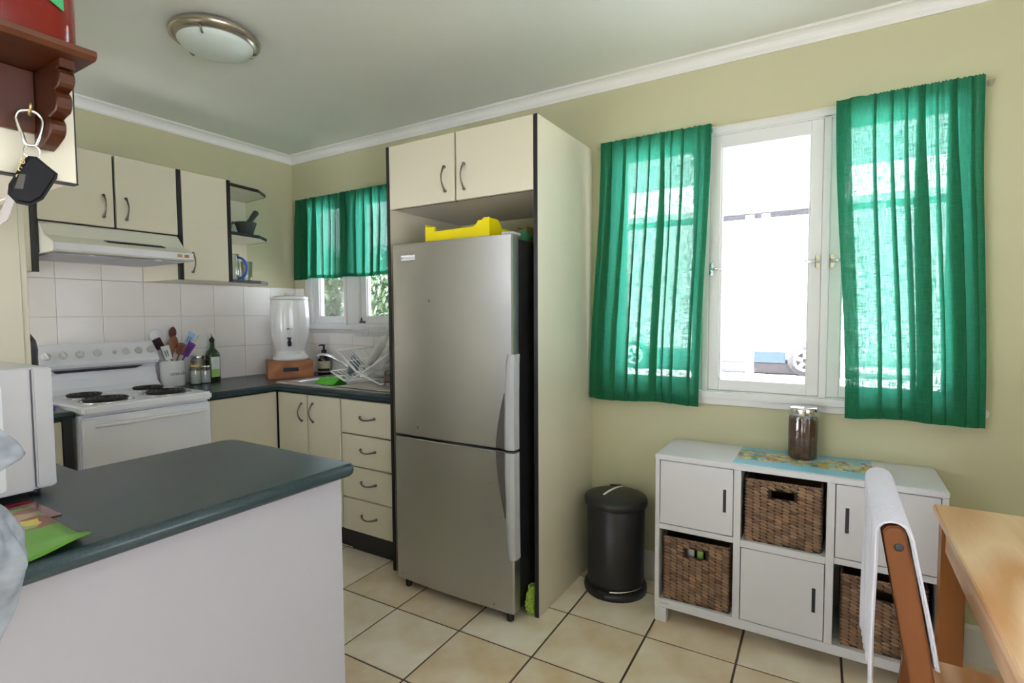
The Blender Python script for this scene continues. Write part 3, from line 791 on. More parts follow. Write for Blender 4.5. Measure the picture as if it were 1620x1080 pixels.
# ------------------------------------------------------------------ fitted kitchen
def bow_handle(parent, a, b, out, rise=0.026, material='pewter'):
    # a, b: end points on the door face; out: unit vector away from the door
    a, b, out = Vector(a), Vector(b), Vector(out)
    pts, rr = [], []
    for k in range(13):
        t = k / 12
        pts.append(a.lerp(b, t) + out * (0.004 + rise * math.sin(PI * t) ** 0.8))
        rr.append(0.0052 - 0.0018 * math.sin(PI * t))
    m = MB().tube(pts, rr, 8)
    for p in (a, b):
        m.tube([p, p + out * 0.008], 0.0068, 10)
    return m.build('handle', material, parent)

# ---- wall cabinets over the stove (left wall)
t = thing('wall_cabinet', (0.2, -1.305, 1.736), 'two-door cream wall cabinet above the range hood', 'cabinet')
MB().box(0.002, 0.384, -1.6, -1.011, 1.738, 2.087).build('carcass', 'black_edge', t)
d = MB().box(0.386, 0.405, -1.5985, -1.3055, 1.7405, 2.089, 0.0015, 1).build('door', 'cabinet_cream', t)
bow_handle(d, (0.405, -1.349, 1.786), (0.405, -1.347, 1.888), (1, 0, 0))
d = MB().box(0.386, 0.405, -1.2935, -1.0125, 1.7405, 2.089, 0.0015, 1).build('door', 'cabinet_cream', t)
bow_handle(d, (0.405, -1.253, 1.786), (0.405, -1.252, 1.888), (1, 0, 0))
t = thing('wall_cabinet', (0.2, -0.86, 1.504), 'tall single-door cream wall cabinet between the range hood and the corner shelves', 'cabinet')
c_ = MB().box(0.002, 0.384, -1.009, -0.716, 1.506, 2.087)
c_.build('carcass', 'cabinet_cream', t)
for (y0, y1) in ((-1.0095, -0.9885), (-0.7365, -0.7155)):
    MB().box(0.3845, 0.4055, y0, y1, 1.504, 2.0895, 0.001, 1).build('edge_strip', 'black_edge', t)
d = MB().box(0.386, 0.405, -0.9865, -0.7385, 1.506, 2.089, 0.0015, 1).build('door', 'cabinet_cream', t)
bow_handle(d, (0.405, -0.943, 1.548), (0.405, -0.939, 1.650), (1, 0, 0))
t = thing('wall_cabinet', (0.2, -1.78, 1.507), 'cream wall cabinet at the left of the range hood, mostly hidden', 'cabinet')
MB().box(0.002, 0.384, -1.93, -1.603, 1.509, 2.087).build('carcass', 'cabinet_cream', t)
MB().box(0.3845, 0.4055, -1.6255, -1.6015, 1.507, 2.0895, 0.001, 1).build('edge_strip', 'black_edge', t)
MB().box(0.386, 0.405, -1.93, -1.6275, 1.509, 2.089, 0.0015, 1).build('door', 'cabinet_cream', t)
# open corner shelves
t = thing('corner_shelf', (0.15, -0.55, 1.504), 'open cream end shelves with black chamfered edges, right of the wall cabinets', 'shelf')
SH = [(0.012, -0.7145), (0.395, -0.7145), (0.368, -0.515), (0.275, -0.405), (0.012, -0.375)]
for k, z in enumerate((1.512, 1.791, 2.071)):
    s_ = MB().prism(SH, 'z', z - 0.008, z + 0.008).build('shelf_board', 'cabinet_cream', t)
    for (p, q) in ((SH[1], SH[2]), (SH[2], SH[3]), (SH[3], SH[4])):
        a, b = Vector((*p, 0)), Vector((*q, 0)); dv = (b - a).normalized(); n = Vector((-dv.y, dv.x, 0)) * -1
        if n.x < 0 and n.y < 0: n = -n
        if n.x < -0.5: n = -n
        pl = [a, b, b + n * 0.002, a + n * 0.002]
        MB().prism([(v.x, v.y) for v in pl], 'z', z - 0.0095, z + 0.0095).build('edge_strip', 'black_edge', s_)
MB().box(0.0, 0.012, -0.7145, -0.375, 1.504, 2.079).build('back_panel', 'cabinet_cream', t)

# ---- range hood
t = thing('range_hood', (0.28, -1.305, 1.58), 'cream slide-out range hood under the two-door wall cabinet', 'range hood')
HY0, HY1 = -1.597, -1.0145
MB().prism([(0.005, 1.59), (0.005, 1.734), (0.395, 1.734), (0.405, 1.728), (0.462, 1.668), (0.552, 1.632), (0.556, 1.628), (0.556, 1.598), (0.55, 1.592)], 'y', HY0, HY1).build('canopy', 'hood_enamel', t)
MB().box(0.557, 0.5595, HY0 + 0.003, HY1 - 0.003, 1.599, 1.629, 0.001, 1).build('front_strip', 'white_enamel', t)
for (y0, y1) in ((-1.57, -1.31), (-1.30, -1.04)):
    MB().box(0.06, 0.50, y0, y1, 1.584, 1.5895, 0.001, 1).build('filter', 'hood_filter', t)
slope = Vector((0.09, 0, -0.036)).normalized()
for k in range(22):
    yy = -1.38 + k * 0.0115
    v = MB().tube([Vector((0.478, yy, 1.6640)), Vector((0.505, yy + 0.012, 1.6532))], 0.0026, 5)
    v.build('vent_slot', 'dark_print', t)
for yy in (-1.085, -1.052):
    MB().box(0.5594, 0.5625, yy - 0.012, yy + 0.012, 1.606, 1.622, 0.002, 1).build('switch', 'gold_metal', t)
for yy in (-1.44, -1.16):
    MB().lathe([(0.016, 0), (0.016, -0.003), (0.0, -0.006)], (0.50, yy, 1.590), 16).build('lamp_lens', 'white_plastic', t)

# ---- stove
SY0, SY1 = -1.557, -0.992
t = thing('stove', (0.32, -1.275, 0.0), 'white electric stove with four coil elements and upstand control panel', 'stove')
MB().box(0.03, 0.60, SY0 + 0.003, SY1 - 0.003, 0.02, 0.872).build('body', 'white_enamel', t)
MB().box(0.10, 0.645, SY0, SY1, 0.874, 0.914, 0.009, 3, smooth=False).build('cooktop', 'white_enamel', t)
MB().prism([(0.03, 0.90), (0.03, 1.163), (0.062, 1.168), (0.075, 1.160), (0.118, 1.078), (0.124, 1.062), (0.116, 1.046), (0.080, 1.036), (0.070, 1.022), (0.078, 0.985), (0.100, 0.940), (0.135, 0.914), (0.135, 0.90)], 'y', SY0 + 0.003, SY1 - 0.003, 0.004, 2).build('backguard', 'white_enamel', t)
MB().prism([(-1.475, 1.034), (-1.455, 1.020), (-1.10, 1.020), (-1.06, 1.034)], 'x', 0.066, 0.0815).build('vent_slot', 'dark_print', t)
kn = Vector((0.082, 0, 0.043)).normalized()
for yy, zz, rr in ((-1.500, 1.108, 0.019), (-1.432, 1.110, 0.019), (-1.362, 1.112, 0.019), (-1.285, 1.114, 0.019), (-1.207, 1.114, 0.009), (-1.155, 1.116, 0.019), (-1.090, 1.117, 0.019), (-1.030, 1.118, 0.019)):
    xx = 0.075 + (1.160 - zz) / 0.082 * 0.043
    T = Matrix.Translation((xx, yy, zz)) @ kn.to_track_quat('Z', 'Y').to_matrix().to_4x4()
    k_ = MB().lathe([(rr, 0), (rr * 0.95, 0.010), (rr * 0.8, 0.014), (0, 0.014)], seg=20, T=T).build('knob', 'knob_plastic', t)
    if rr > 0.01:
        MB().box(-0.004, 0.004, -rr * 0.9, rr * 0.9, 0.012, 0.024, 0.002, 1, T=T @ Matrix.Rotation(R(20), 4, 'Z')).build('grip', 'knob_plastic', k_)
MB().box(0.60, 0.632, SY0 + 0.004, SY1 - 0.004, 0.20, 0.862, 0.006, 2).build('oven_door', 'white_enamel', t)
od = [c for c in t.children if c.name.startswith('oven_door')][0]
pts = [(0.634 + 0.03 * min(1, 6 * min(k / 16, 1 - k / 16)) , SY0 + 0.05 + (SY1 - SY0 - 0.08) * k / 16, 0.822 + 0.004 * math.sin(PI * k / 16)) for k in range(17)]
MB().tube(pts, 0.009, 8).build('handle', 'white_plastic', od)
MB().box(0.60, 0.628, SY0 + 0.004, SY1 - 0.004, 0.03, 0.19, 0.005, 2).build('drawer', 'white_enamel', t)
for (x, y, r_) in ((0.275, -1.408, 0.078), (0.505, -1.408, 0.096), (0.262, -1.118, 0.078), (0.500, -1.142, 0.096)):
    e = MB().lathe([(r_ + 0.012, 0.914), (r_ + 0.010, 0.9185), (r_ + 0.002, 0.9175), (r_ * 0.6, 0.9155), (0, 0.9152)], (x, y, 0), 32).build('drip_pan', 'chrome', t)
    sp = []
    turns = 4 if r_ > 0.08 else 3
    for k in range(turns * 20 + 1):
        rr = 0.018 + (r_ - 0.02) * k / (turns * 20); a = 2 * PI * k / 20
        sp.append((x + rr * math.cos(a), y + rr * math.sin(a), 0.925))
    MB().tube(sp, 0.0062, 6).build('coil', 'element_black', e)

# ---- base cabinets
t = thing('base_cabinet', (0.3, -0.78, 0), 'plain cream base cabinet right of the stove in the corner', 'cabinet')
MB().box(0.02, 0.548, -0.975, -0.02, 0.135, 0.860).build('carcass', 'black_edge', t)
MB().box(0.02, 0.495, -0.975, -0.02, 0.0, 0.134).build('kickboard', 'black_edge', t)
MB().box(0.550, 0.568, -0.962, -0.568, 0.138, 0.852, 0.0015, 1).build('door', 'cabinet_cream', t)
t = thing('base_cabinet', (0.3, -1.78, 0), 'cream base cabinet left of the stove, beside the pantry', 'cabinet')
MB().box(0.02, 0.548, -2.0, -1.566, 0.135, 0.860).build('carcass', 'black_edge', t)
MB().box(0.02, 0.495, -2.0, -1.566, 0.0, 0.134).build('kickboard', 'black_edge', t)
MB().box(0.548, 0.569, -1.600, -1.566, 0.0, 0.860).build('edge_strip', 'black_edge', t)
MB().box(0.550, 0.568, -1.93, -1.604, 0.138, 0.852, 0.0015, 1).build('door', 'cabinet_cream', t)
t = thing('sink_cabinet', (0.86, -0.3, 0), 'two-door cream base cabinet under the sink', 'cabinet')
MB().box(0.5695, 1.124, -0.548, -0.02, 0.135, 0.688).build('carcass', 'black_edge', t)
m = MB(); m.box(0.5695, 1.124, -0.548, -0.535, 0.688, 0.860); m.box(1.108, 1.124, -0.535, -0.02, 0.688, 0.860); m.build('front_rail', 'black_edge', t)
MB().box(0.5695, 1.124, -0.495, -0.02, 0.0, 0.134).build('kickboard', 'black_edge', t)
d = MB().box(0.584, 0.8415, -0.568, -0.550, 0.138, 0.852, 0.0015, 1).build('door', 'cabinet_cream', t)
bow_handle(d, (0.800, -0.568, 0.700), (0.800, -0.568, 0.800), (0, -1, 0))
d = MB().box(0.8525, 1.120, -0.568, -0.550, 0.138, 0.852, 0.0015, 1).build('door', 'cabinet_cream', t)
bow_handle(d, (0.897, -0.568, 0.703), (0.897, -0.568, 0.806), (0, -1, 0))
t = thing('drawer_cabinet', (1.32, -0.3, 0), 'cream stack of four drawers between the sink cabinet and the refrigerator', 'cabinet')
MB().box(1.126, 1.5105, -0.548, -0.02, 0.135, 0.860).build('carcass', 'black_edge', t)
MB().box(1.126, 1.5105, -0.505, -0.02, 0.0, 0.134).build('kickboard', 'black_edge', t)
for (z0, z1) in ((0.671, 0.852), (0.4965, 0.6635), (0.3205, 0.489), (0.138, 0.313)):
    d = MB().box(1.131, 1.507, -0.568, -0.550, z0, z1, 0.0015, 1).build('drawer', 'cabinet_cream', t)
    zz = z0 + 0.088
    # drooping bow
    bow_handle(d, (1.277, -0.568, zz + 0.008), (1.384, -0.568, zz + 0.008), (0, -0.93, -0.37), 0.024)

# ---- fridge enclosure with overhead cupboard
t = thing('fridge_enclosure', (1.93, -0.29, 0), 'tall cream refrigerator surround with two overhead doors and black edges', 'cabinet')
YF = -0.583
MB().box(1.511, 1.529, YF + 0.004, -0.008, 0.0, 2.129).build('side_panel', 'cabinet_cream', t)
MB().box(2.340, 2.358, YF + 0.004, -0.001, 0.0, 2.129).build('side_panel', 'cabinet_cream', t)
for x0 in (1.5105, 2.3395):
    MB().box(x0, x0 + 0.019, YF, YF + 0.0035, 0.0, 2.1295, 0.0008, 1).build('edge_strip', 'black_edge', t)
MB().box(1.5295, 2.3395, YF + 0.022, -0.002, 1.826, 2.127).build('overhead_box', 'cabinet_inside', t)
MB().box(1.5295, 2.3395, YF + 0.0185, YF + 0.0215, 1.823, 2.127).build('overhead_edge', 'black_edge', t)
d = MB().box(1.531, 1.9295, YF, YF + 0.018, 1.824, 2.129, 0.0015, 1).build('door', 'cabinet_cream', t)
bow_handle(d, (1.880, YF, 1.872), (1.876, YF, 1.982), (0, -1, 0))
d = MB().box(1.9405, 2.338, YF, YF + 0.018, 1.824, 2.129, 0.0015, 1).build('door', 'cabinet_cream', t)
bow_handle(d, (1.988, YF, 1.869), (1.987, YF, 1.980), (0, -1, 0))

# ---- worktops
def soften(o):
    for p in o.data.polygons: p.use_smooth = abs(p.normal.z) < 0.999 and p.area < 0.05
def worktop(poly, z0, z1, label, name='worktop'):
    cx = sum(p[0] for p in poly) / len(poly); cy = sum(p[1] for p in poly) / len(poly)
    area = sum(poly[k][0] * poly[(k + 1) % len(poly)][1] - poly[(k + 1) % len(poly)][0] * poly[k][1] for k in range(len(poly)))
    if area < 0: poly = poly[::-1]
    def inset(d):
        out = []
        for k in range(len(poly)):
            p, q, r_ = Vector(poly[k - 1]), Vector(poly[k]), Vector(poly[(k + 1) % len(poly)])
            a, b = (q - p).normalized(), (r_ - q).normalized()
            na, nb = Vector((-a.y, a.x)), Vector((-b.y, b.x))
            m_ = (na + nb) / (1 + na.dot(nb))
            out.append((q.x + m_.x * d, q.y + m_.y * d))
        return out
    rr = 0.0165; rings = []
    for k in range(8):
        a = R(90 * k / 7); rings.append([(p[0], p[1], z0 + rr * (1 - math.sin(a))) for p in inset(rr * (1 - math.cos(a)))])
    rings = rings[::-1]                                    # from the underside out to the nose
    for k in range(8):
        a = R(90 * k / 7); rings.append([(p[0], p[1], z1 - rr * (1 - math.sin(a))) for p in inset(rr * (1 - math.cos(a)))])
    o = MB().rings([[(p[0], p[1], z) for p in ring] for ring, z in [(r_, r_[0][2]) for r_ in rings]]).build(name, 'worktop', loc=(cx, cy, z0))
    soften(o)
    return tag(o, label, 'worktop')
ZB = 0.898
SINKHOLE = (0.575, 0.995, -0.485, -0.125)
m = MB()
hx0, hx1, hy0, hy1 = SINKHOLE
# L-shaped top as one ring mesh around the sink opening
def l_top():
    b = bmesh.new()
    xs = [0.008, 0.602, hx0, hx1, 1.5095]; xs = sorted(set(xs)); ys = sorted({-0.987, -0.583, hy0, hy1, -0.008})
    vv = {}
    def V(x, y):
        if (x, y) not in vv: vv[(x, y)] = b.verts.new((x, y, ZB - 0.036))
        return vv[(x, y)]
    for i in range(len(xs) - 1):
        for j in range(len(ys) - 1):
            x0, x1, y0, y1 = xs[i], xs[i + 1], ys[j], ys[j + 1]
            if y1 <= -0.583 + 1e-6 and x0 >= 0.602 - 1e-6: continue
            if x0 >= hx0 - 1e-6 and x1 <= hx1 + 1e-6 and y0 >= hy0 - 1e-6 and y1 <= hy1 + 1e-6: continue
            b.faces.new((V(x0, y0), V(x1, y0), V(x1, y1), V(x0, y1)))
    bmesh.ops.recalc_face_normals(b, faces=b.faces[:])
    r_ = bmesh.ops.extrude_face_region(b, geom=b.faces[:])
    for v in r_['geom']:
        if isinstance(v, bmesh.types.BMVert): v.co.z = ZB
    bmesh.ops.recalc_face_normals(b, faces=b.faces[:])
    es = [e for e in b.edges if len(e.link_faces) == 2 and e.calc_face_angle() > 1.0 and abs(e.verts[0].co.z - e.verts[1].co.z) < 1e-5
          and all((abs(v.co.y + 0.583) < 1e-4 and v.co.x > 0.6) or (abs(v.co.x - 0.602) < 1e-4 and v.co.y < -0.58) for v in e.verts)]
    bmesh.ops.bevel(b, geom=es, offset=0.016, segments=7, affect='EDGES', clamp_overlap=True)
    return b
m.bm(l_top())
o = m.build('worktop', 'worktop', loc=(0.6, -0.3, ZB - 0.036)); soften(o); tag(o, 'dark green L-shaped worktop running from the stove around the sink corner', 'worktop')
def arc(cx, cy, r, a0, a1, n=6): return [(cx + r * math.cos(R(a0 + (a1 - a0) * k / n)), cy + r * math.sin(R(a0 + (a1 - a0) * k / n))) for k in range(n + 1)]
PEN = [(0.952, -2.53), (2.292, -2.53), *arc(2.292 - 0.03, -1.51 - 0.03, 0.03, 0, 90, 5)] + arc(1.689 + 0.055, -1.51 - 0.055, 0.055, 90, 180) + [(1.689, -1.935), (0.952, -1.935)]
worktop(PEN, ZB - 0.036, ZB, 'dark green peninsula worktop in the left foreground carrying the microwave')
worktop([(0.008, -2.0), (0.602, -2.0), (0.602, -1.563), (0.008, -1.563)], ZB - 0.036, ZB, 'short dark green worktop piece left of the stove')

# ---- peninsula carcass
t = thing('peninsula_cabinet', (1.98, -2.04, 0), 'white panelled peninsula cabinet under the foreground worktop', 'cabinet')
MB().box(1.735, 2.238, -2.53, -1.56, 0.0, 0.861).build('carcass', 'cabinet_cream', t)
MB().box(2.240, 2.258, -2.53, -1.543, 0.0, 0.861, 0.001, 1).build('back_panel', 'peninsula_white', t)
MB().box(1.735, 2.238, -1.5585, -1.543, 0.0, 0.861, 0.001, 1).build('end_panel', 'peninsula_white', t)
MB().box(0.956, 1.733, -2.53, -1.965, 0.0, 0.861).build('corner_box', 'cabinet_cream', t)
# ---- pantry and overhead cupboard at the near end
t = thing('pantry_cabinet', (0.777, -2.17, 0), 'tall plain cream pantry cabinet behind the microwave', 'cabinet')
MB().box(0.605, 0.950, -2.53, -1.824, 0.13, 2.128).build('carcass', 'cabinet_cream', t)
MB().box(0.605, 0.948, -2.53, -1.87, 0.0, 0.129).build('kickboard', 'black_edge', t)
d = MB().box(0.607, 0.948, -1.8235, -1.805, 0.14, 2.125, 0.0015, 1).build('door', 'cabinet_cream', t)
bow_handle(d, (0.64, -1.805, 1.0), (0.64, -1.805, 1.1), (0, 1, 0))
t = thing('overhead_cabinet', (1.9, -2.36, 1.508), 'cream overhead cabinet above the microwave, carrying the wooden key shelf', 'cabinet')
MB().box(0.952, 2.422, -2.53, -2.200, 1.511, 2.128).build('carcass', 'cabinet_inside', t)
MB().box(2.4225, 2.440, -2.53, -2.182, 1.508, 2.128, 0.001, 1).build('end_panel', 'cabinet_cream', t)
MB().box(2.4226, 2.4398, -2.1818, -2.1805, 1.508, 2.128).build('edge_strip', 'black_edge', t)
m = MB(); m.box(2.4226, 2.4405, -2.53, -2.180, 1.5062, 1.5077); m.build('edge_strip', 'black_edge', t)
for (x0, x1) in ((0.954, 1.318), (1.322, 1.686), (1.690, 2.054), (2.058, 2.4215)):
    MB().box(x0, x1, -2.1995, -2.182, 1.510, 2.126, 0.0015, 1).build('door', 'cabinet_cream', t)

# ------------------------------------------------------------------ sink, tap
t = thing('kitchen_sink', (0.98, -0.3, ZB), 'stainless steel inset sink with a rounded bowl and drainer', 'sink')
def ringz(x0, x1, y0, y1, r, z, n=6): return [(p[0], p[1], z) for p in rrect(x0, x1, y0, y1, r, n)]
m = MB()
m.rings([ringz(0.475, 1.495, -0.535, -0.075, 0.06, 0.8985), ringz(0.478, 1.492, -0.532, -0.078, 0.06, 0.9025), ringz(0.50, 1.47, -0.512, -0.098, 0.05, 0.9015),
         ringz(0.585, 0.985, -0.475, -0.135, 0.07, 0.9005), ringz(0.592, 0.978, -0.468, -0.142, 0.07, 0.893), ringz(0.605, 0.965, -0.455, -0.155, 0.07, 0.76), ringz(0.64, 0.93, -0.42, -0.19, 0.06, 0.735), ringz(0.74, 0.82, -0.34, -0.26, 0.035, 0.732)], cap0=False, cap1=True, smooth=True)
m.build('basin', 'sink_steel', t)
for k in range(7):
    y = -0.45 + k * 0.05
    MB().tube([(1.04, y, 0.9015), (1.44, y, 0.9015)], 0.003, 6).build('drain_rib', 'sink_steel', t)
MB().lathe([(0.028, 0.7325), (0.026, 0.736), (0.0, 0.735)], (0.78, -0.30, 0), 20).build('drain', 'chrome', t)
t = thing('sink_tap', (0.80, -0.10, 0.9025), 'chrome sink tap with a long swept spout pointing left', 'tap')
MB().lathe([(0.026, 0.9025), (0.024, 0.915), (0.018, 0.922), (0.016, 0.955), (0.020, 0.962), (0.018, 0.985), (0.0, 0.99)], (0.80, -0.10, 0), 20).build('body', 'chrome', t)
cr = [(0.80, -0.105, 0.945), (0.745, -0.135, 0.955), (0.68, -0.165, 1.000), (0.62, -0.19, 1.034), (0.575, -0.208, 1.048), (0.545, -0.22, 1.050), (0.528, -0.226, 1.042), (0.522, -0.228, 1.026)]
MB().tube(cr, [0.011, 0.0105, 0.010, 0.0095, 0.0095, 0.0095, 0.010, 0.0105], 10).build('spout', 'chrome', t)
MB().tube([(0.80, -0.10, 0.988), (0.805, -0.11, 1.000), (0.835, -0.16, 1.012)], [0.010, 0.008, 0.006], 8).build('lever', 'chrome', t)

# ------------------------------------------------------------------ refrigerator
FX0, FX1, FYF = 1.645, 2.300, -0.692
t = thing('refrigerator', (1.97, -0.36, 0), 'tall stainless steel refrigerator with freezer drawer below, black sides', 'refrigerator')
MB().box(FX0 + 0.008, FX1 - 0.008, -0.632, -0.035, 0.045, 1.618, 0.006, 2).build('body', 'black_plastic', t)
def fdoor(z0, z1):
    prof = []
    n = 16
    for k in range(n + 1):
        u = k / n; x = FX0 + 0.005 + (FX1 - FX0 - 0.010) * u
        prof.append((x, FYF - 0.008 * math.sin(PI * u)))
    r_ = 0.008
    prof = [(FX0, FYF + 0.052)] + [(FX0, FYF + r_)] + prof + [(FX1, FYF + r_), (FX1, FYF + 0.052)]
    return MB().prism(prof, 'z', z0, z1, 0.003, 1).build('door', 'brushed_steel', t)
d1 = fdoor(0.748, 1.632); d2 = fdoor(0.050, 0.736)
MB().box(FX0 + 0.01, FX1 - 0.012, FYF + 0.053, -0.632, 0.06, 1.62).build('gasket', 'dark_print', t)
def strip(d, zs):
    # plastic grip following the right door edge: widths by height
    rings = []
    for (z, x0, yo) in zs:
        y = FYF - yo
        rings.append([(x0, y + 0.004, z), (x0 + 0.012, y - 0.004, z), (FX1 - 0.006, y - 0.004, z), (FX1 + 0.010, y + 0.004, z), (FX1 + 0.010, y + 0.045, z), (x0, y + 0.045, z)])
    MB().rings(rings).build('handle', 'grey_plastic', d)
strip(d1, [(0.749, 2.262, 0.010), (0.85, 2.262, 0.010), (0.99, 2.264, 0.009), (1.10, 2.268, 0.006), (1.143, 2.272, 0.003)])
strip(d2, [(0.285, 2.278, 0.003), (0.33, 2.274, 0.006), (0.46, 2.268, 0.009), (0.62, 2.263, 0.010), (0.735, 2.262, 0.010)])
def crescent(d, z0, z1, zb, w):
    xe = 2.262; pts = []
    for k in range(13):
        u = k / 12; z = z0 + (z1 - z0) * u
        dd = abs(z - zb) / abs(z1 - z0)
        pts.append((xe - w * (1 - dd ** 1.6), z))
    poly = pts + [(xe + 0.002, z1), (xe + 0.002, z0)]
    MB().prism(poly, 'y', FYF - 0.0062, FYF + 0.003).build('recess_shade_plate', 'recess_grey', d)  # proud plate, its dark colour gives the shade of a hollow grip
crescent(d1, 0.750, 0.985, 0.750, 0.042); crescent(d2, 0.455, 0.734, 0.734, 0.042)
bd = MB().box(1.705, 1.792, FYF - 0.0062, FYF - 0.002, 1.553, 1.580, 0.003, 2).build('badge', 'white_plastic', d1)
vs, fs = text_mesh('Westinghouse', 0.0125)
m = MB(); m.add([(1.754 + v.x, FYF - 0.0066, 1.5665 + v.y) for v in vs], fs)
m.tube([(1.7125 + 0.004 * math.cos(R(a)), FYF - 0.0066, 1.5665 + 0.004 * math.sin(R(a))) for a in range(0, 360, 30)], 0.0008, 5, True)
m.build('lettering', 'grey_print', bd) if False else m.build('lettering', 'grey_print', d1)
for (x, y) in ((FX0 + 0.04, -0.655), (FX1 - 0.04, -0.655), (FX0 + 0.04, -0.08), (FX1 - 0.04, -0.08)):
    MB().lathe([(0.014, 0.0), (0.016, 0.008), (0.016, 0.048), (0, 0.049)], (x, y, 0), 14).build('foot', 'black_plastic', t)
MB().box(FX1 - 0.06, FX1 - 0.01, -0.675, -0.60, 1.632, 1.645, 0.003, 1).build('hinge_cover', 'grey_plastic', t)

# yellow tray and odds on top of the refrigerator
t = thing('yellow_tray', (1.96, -0.42, 1.62), 'bright yellow stacking tray lying on top of the refrigerator', 'tray')
TX0, TX1, TY0, TY1, TZ = 1.775, 2.135, -0.605, -0.22, 1.6185
sidep = [(TX0, TZ), (TX1, TZ), (TX1, 1.728), (2.103, 1.728), (2.096, 1.718), (2.075, 1.718), (2.064, 1.703), (2.05, 1.694), (1.83, 1.690), (1.83, 1.712), (1.81, 1.712), (1.805, 1.708), (1.80, 1.713), (TX0, 1.713)]
MB().prism(sidep, 'y', TY0, TY0 + 0.004).build('front_wall', 'yellow_plastic', t)
MB().prism(sidep, 'y', TY1 - 0.004, TY1).build('back_wall', 'yellow_plastic', t)
endp = [(TY0 + 0.004, TZ), (TY1 - 0.004, TZ), (TY1 - 0.004, 1.725), (TY1 - 0.07, 1.725), (TY1 - 0.10, 1.69), (TY0 + 0.10, 1.69), (TY0 + 0.07, 1.725), (TY0 + 0.004, 1.725)]
MB().prism(endp, 'x', TX0, TX0 + 0.004).build('end_wall', 'yellow_plastic', t)
MB().prism(endp, 'x', TX1 - 0.004, TX1).build('end_wall', 'yellow_plastic', t)
MB().box(TX0 + 0.004, TX1 - 0.004, TY0 + 0.004, TY1 - 0.004, TZ, TZ + 0.004).build('base', 'yellow_plastic', t)
o = MB().prism([(2.178, 1.6185), (2.232, 1.6185), (2.232, 1.700), (2.224, 1.690), (2.19, 1.686), (2.184, 1.698), (2.178, 1.700)], 'y', -0.45, -0.36, 0.004).build('olive_container', 'olive_plastic', loc=(2.205, -0.40, 1.6185))
tag(o, 'small olive plastic container beside the yellow tray on the refrigerator', 'container')
m = MB(); m.tube([(2.246, -0.50, 1.6245), (2.246, -0.46, 1.6405), (2.256, -0.42, 1.655), (2.268, -0.38, 1.648), (2.27, -0.34, 1.6245)], 0.006, 6); m.box(2.238, 2.275, -0.525, -0.49, 1.6185, 1.668, 0.004)
o = m.build('green_clip', 'green_plastic', loc=(2.255, -0.43, 1.6185)); tag(o, 'small dark green clip at the right corner on top of the refrigerator', 'clip')
# lime cleaning mitt pushed between refrigerator and panel
rnd = random.Random(4)
m = MB()
m.grid(lambda u, v: (2.318 + 0.016 * math.cos(2 * PI * u) * (0.6 + 0.4 * math.sin(PI * min(1, v * 1.1 + .1))), -0.555 + 0.055 * math.sin(2 * PI * u) * math.sin(PI * (0.12 + 0.8 * v)), 0.002 + 0.125 * v), 24, 12)
for k in range(260):
    u, v = rnd.random(), rnd.random()
    p = Vector((2.318 + 0.016 * math.cos(2 * PI * u), -0.555 + 0.055 * math.sin(2 * PI * u) * math.sin(PI * (0.12 + 0.8 * v)), 0.006 + 0.118 * v))
    d = Vector((math.cos(2 * PI * u) * 0.4, math.sin(2 * PI * u), rnd.uniform(-.4, .4))) * 0.012
    if p.x + d.x > 2.338: d.x = 0
    m.tube([p, p + d * 0.6, p + d], [0.0035, 0.004, 0.002], 5)
o = m.build('cleaning_mitt', 'lime_fibre', loc=(2.318, -0.555, 0)); tag(o, 'lime green fluffy cleaning mitt on the floor beside the refrigerator', 'cleaning mitt')

# ------------------------------------------------------------------ pedal bin
BX, BY = 2.548, -0.162
t = thing('pedal_bin', (BX, BY, 0), 'black round pedal bin in the corner beside the refrigerator panel', 'bin')
MB().lathe([(0.146, 0.0), (0.148, 0.012), (0.146, 0.026), (0.136, 0.034), (0.0, 0.034)], (BX, BY, 0), 48).build('base_ring', 'black_plastic', t)
MB().lathe([(0.131, 0.034), (0.133, 0.06), (0.135, 0.415), (0.130, 0.42), (0, 0.42)], (BX, BY, 0), 48).build('body', 'black_metal', t)
MB().lathe([(0.140, 0.408), (0.1465, 0.412), (0.147, 0.438), (0.141, 0.446), (0.10, 0.457), (0.05, 0.463), (0.0, 0.465)], (BX, BY, 0), 48).build('lid', 'black_plastic', t)
va = Vector((3.42 - BX, -2.535 - BY, 0)).normalized(); vr = Vector((-va.y, va.x, 0))
c0 = Vector((BX, BY, 0))
pts = []
for k in range(11):
    u = k / 10
    q = c0 + vr * (-0.055 + 0.085 * u) * -1 * -1 + va * (0.045 - 0.16 * u)
    rr = (q - c0).length
    pts.append((q.x, q.y, 0.4655 - 0.020 * (rr / 0.14) ** 2))
MB().tube(pts, 0.0055, 8).build('lid_strip', 'white_plastic', t)
MB().box(-0.03, 0.03, -0.012, 0.012, 0.40, 0.452, 0.004, T=Matrix.Translation((BX - va.x * 0.139, BY - va.y * 0.139, 0)) @ Matrix.Rotation(math.atan2(va.y, va.x) + PI / 2, 4, 'Z')).build('hinge', 'black_plastic', t)
a0 = math.atan2(va.y, va.x)
MB().tube([(BX + 0.139 * math.cos(a0 + R(a)), BY + 0.139 * math.sin(a0 + R(a)), 0.044 + 0.004 * math.sin(R(a * 2))) for a in range(-12, 66, 6)], 0.003, 6).build('trim_wire', 'chrome', t)
pd = Matrix.Translation((BX, BY, 0)) @ Matrix.Rotation(a0 - R(32), 4, 'Z')
MB().prism([(0.13, -0.034), (0.160, -0.026), (0.166, 0.0), (0.160, 0.026), (0.13, 0.034)], 'z', 0.016, 0.030, 0.003, T=pd).build('pedal', 'black_plastic', t)

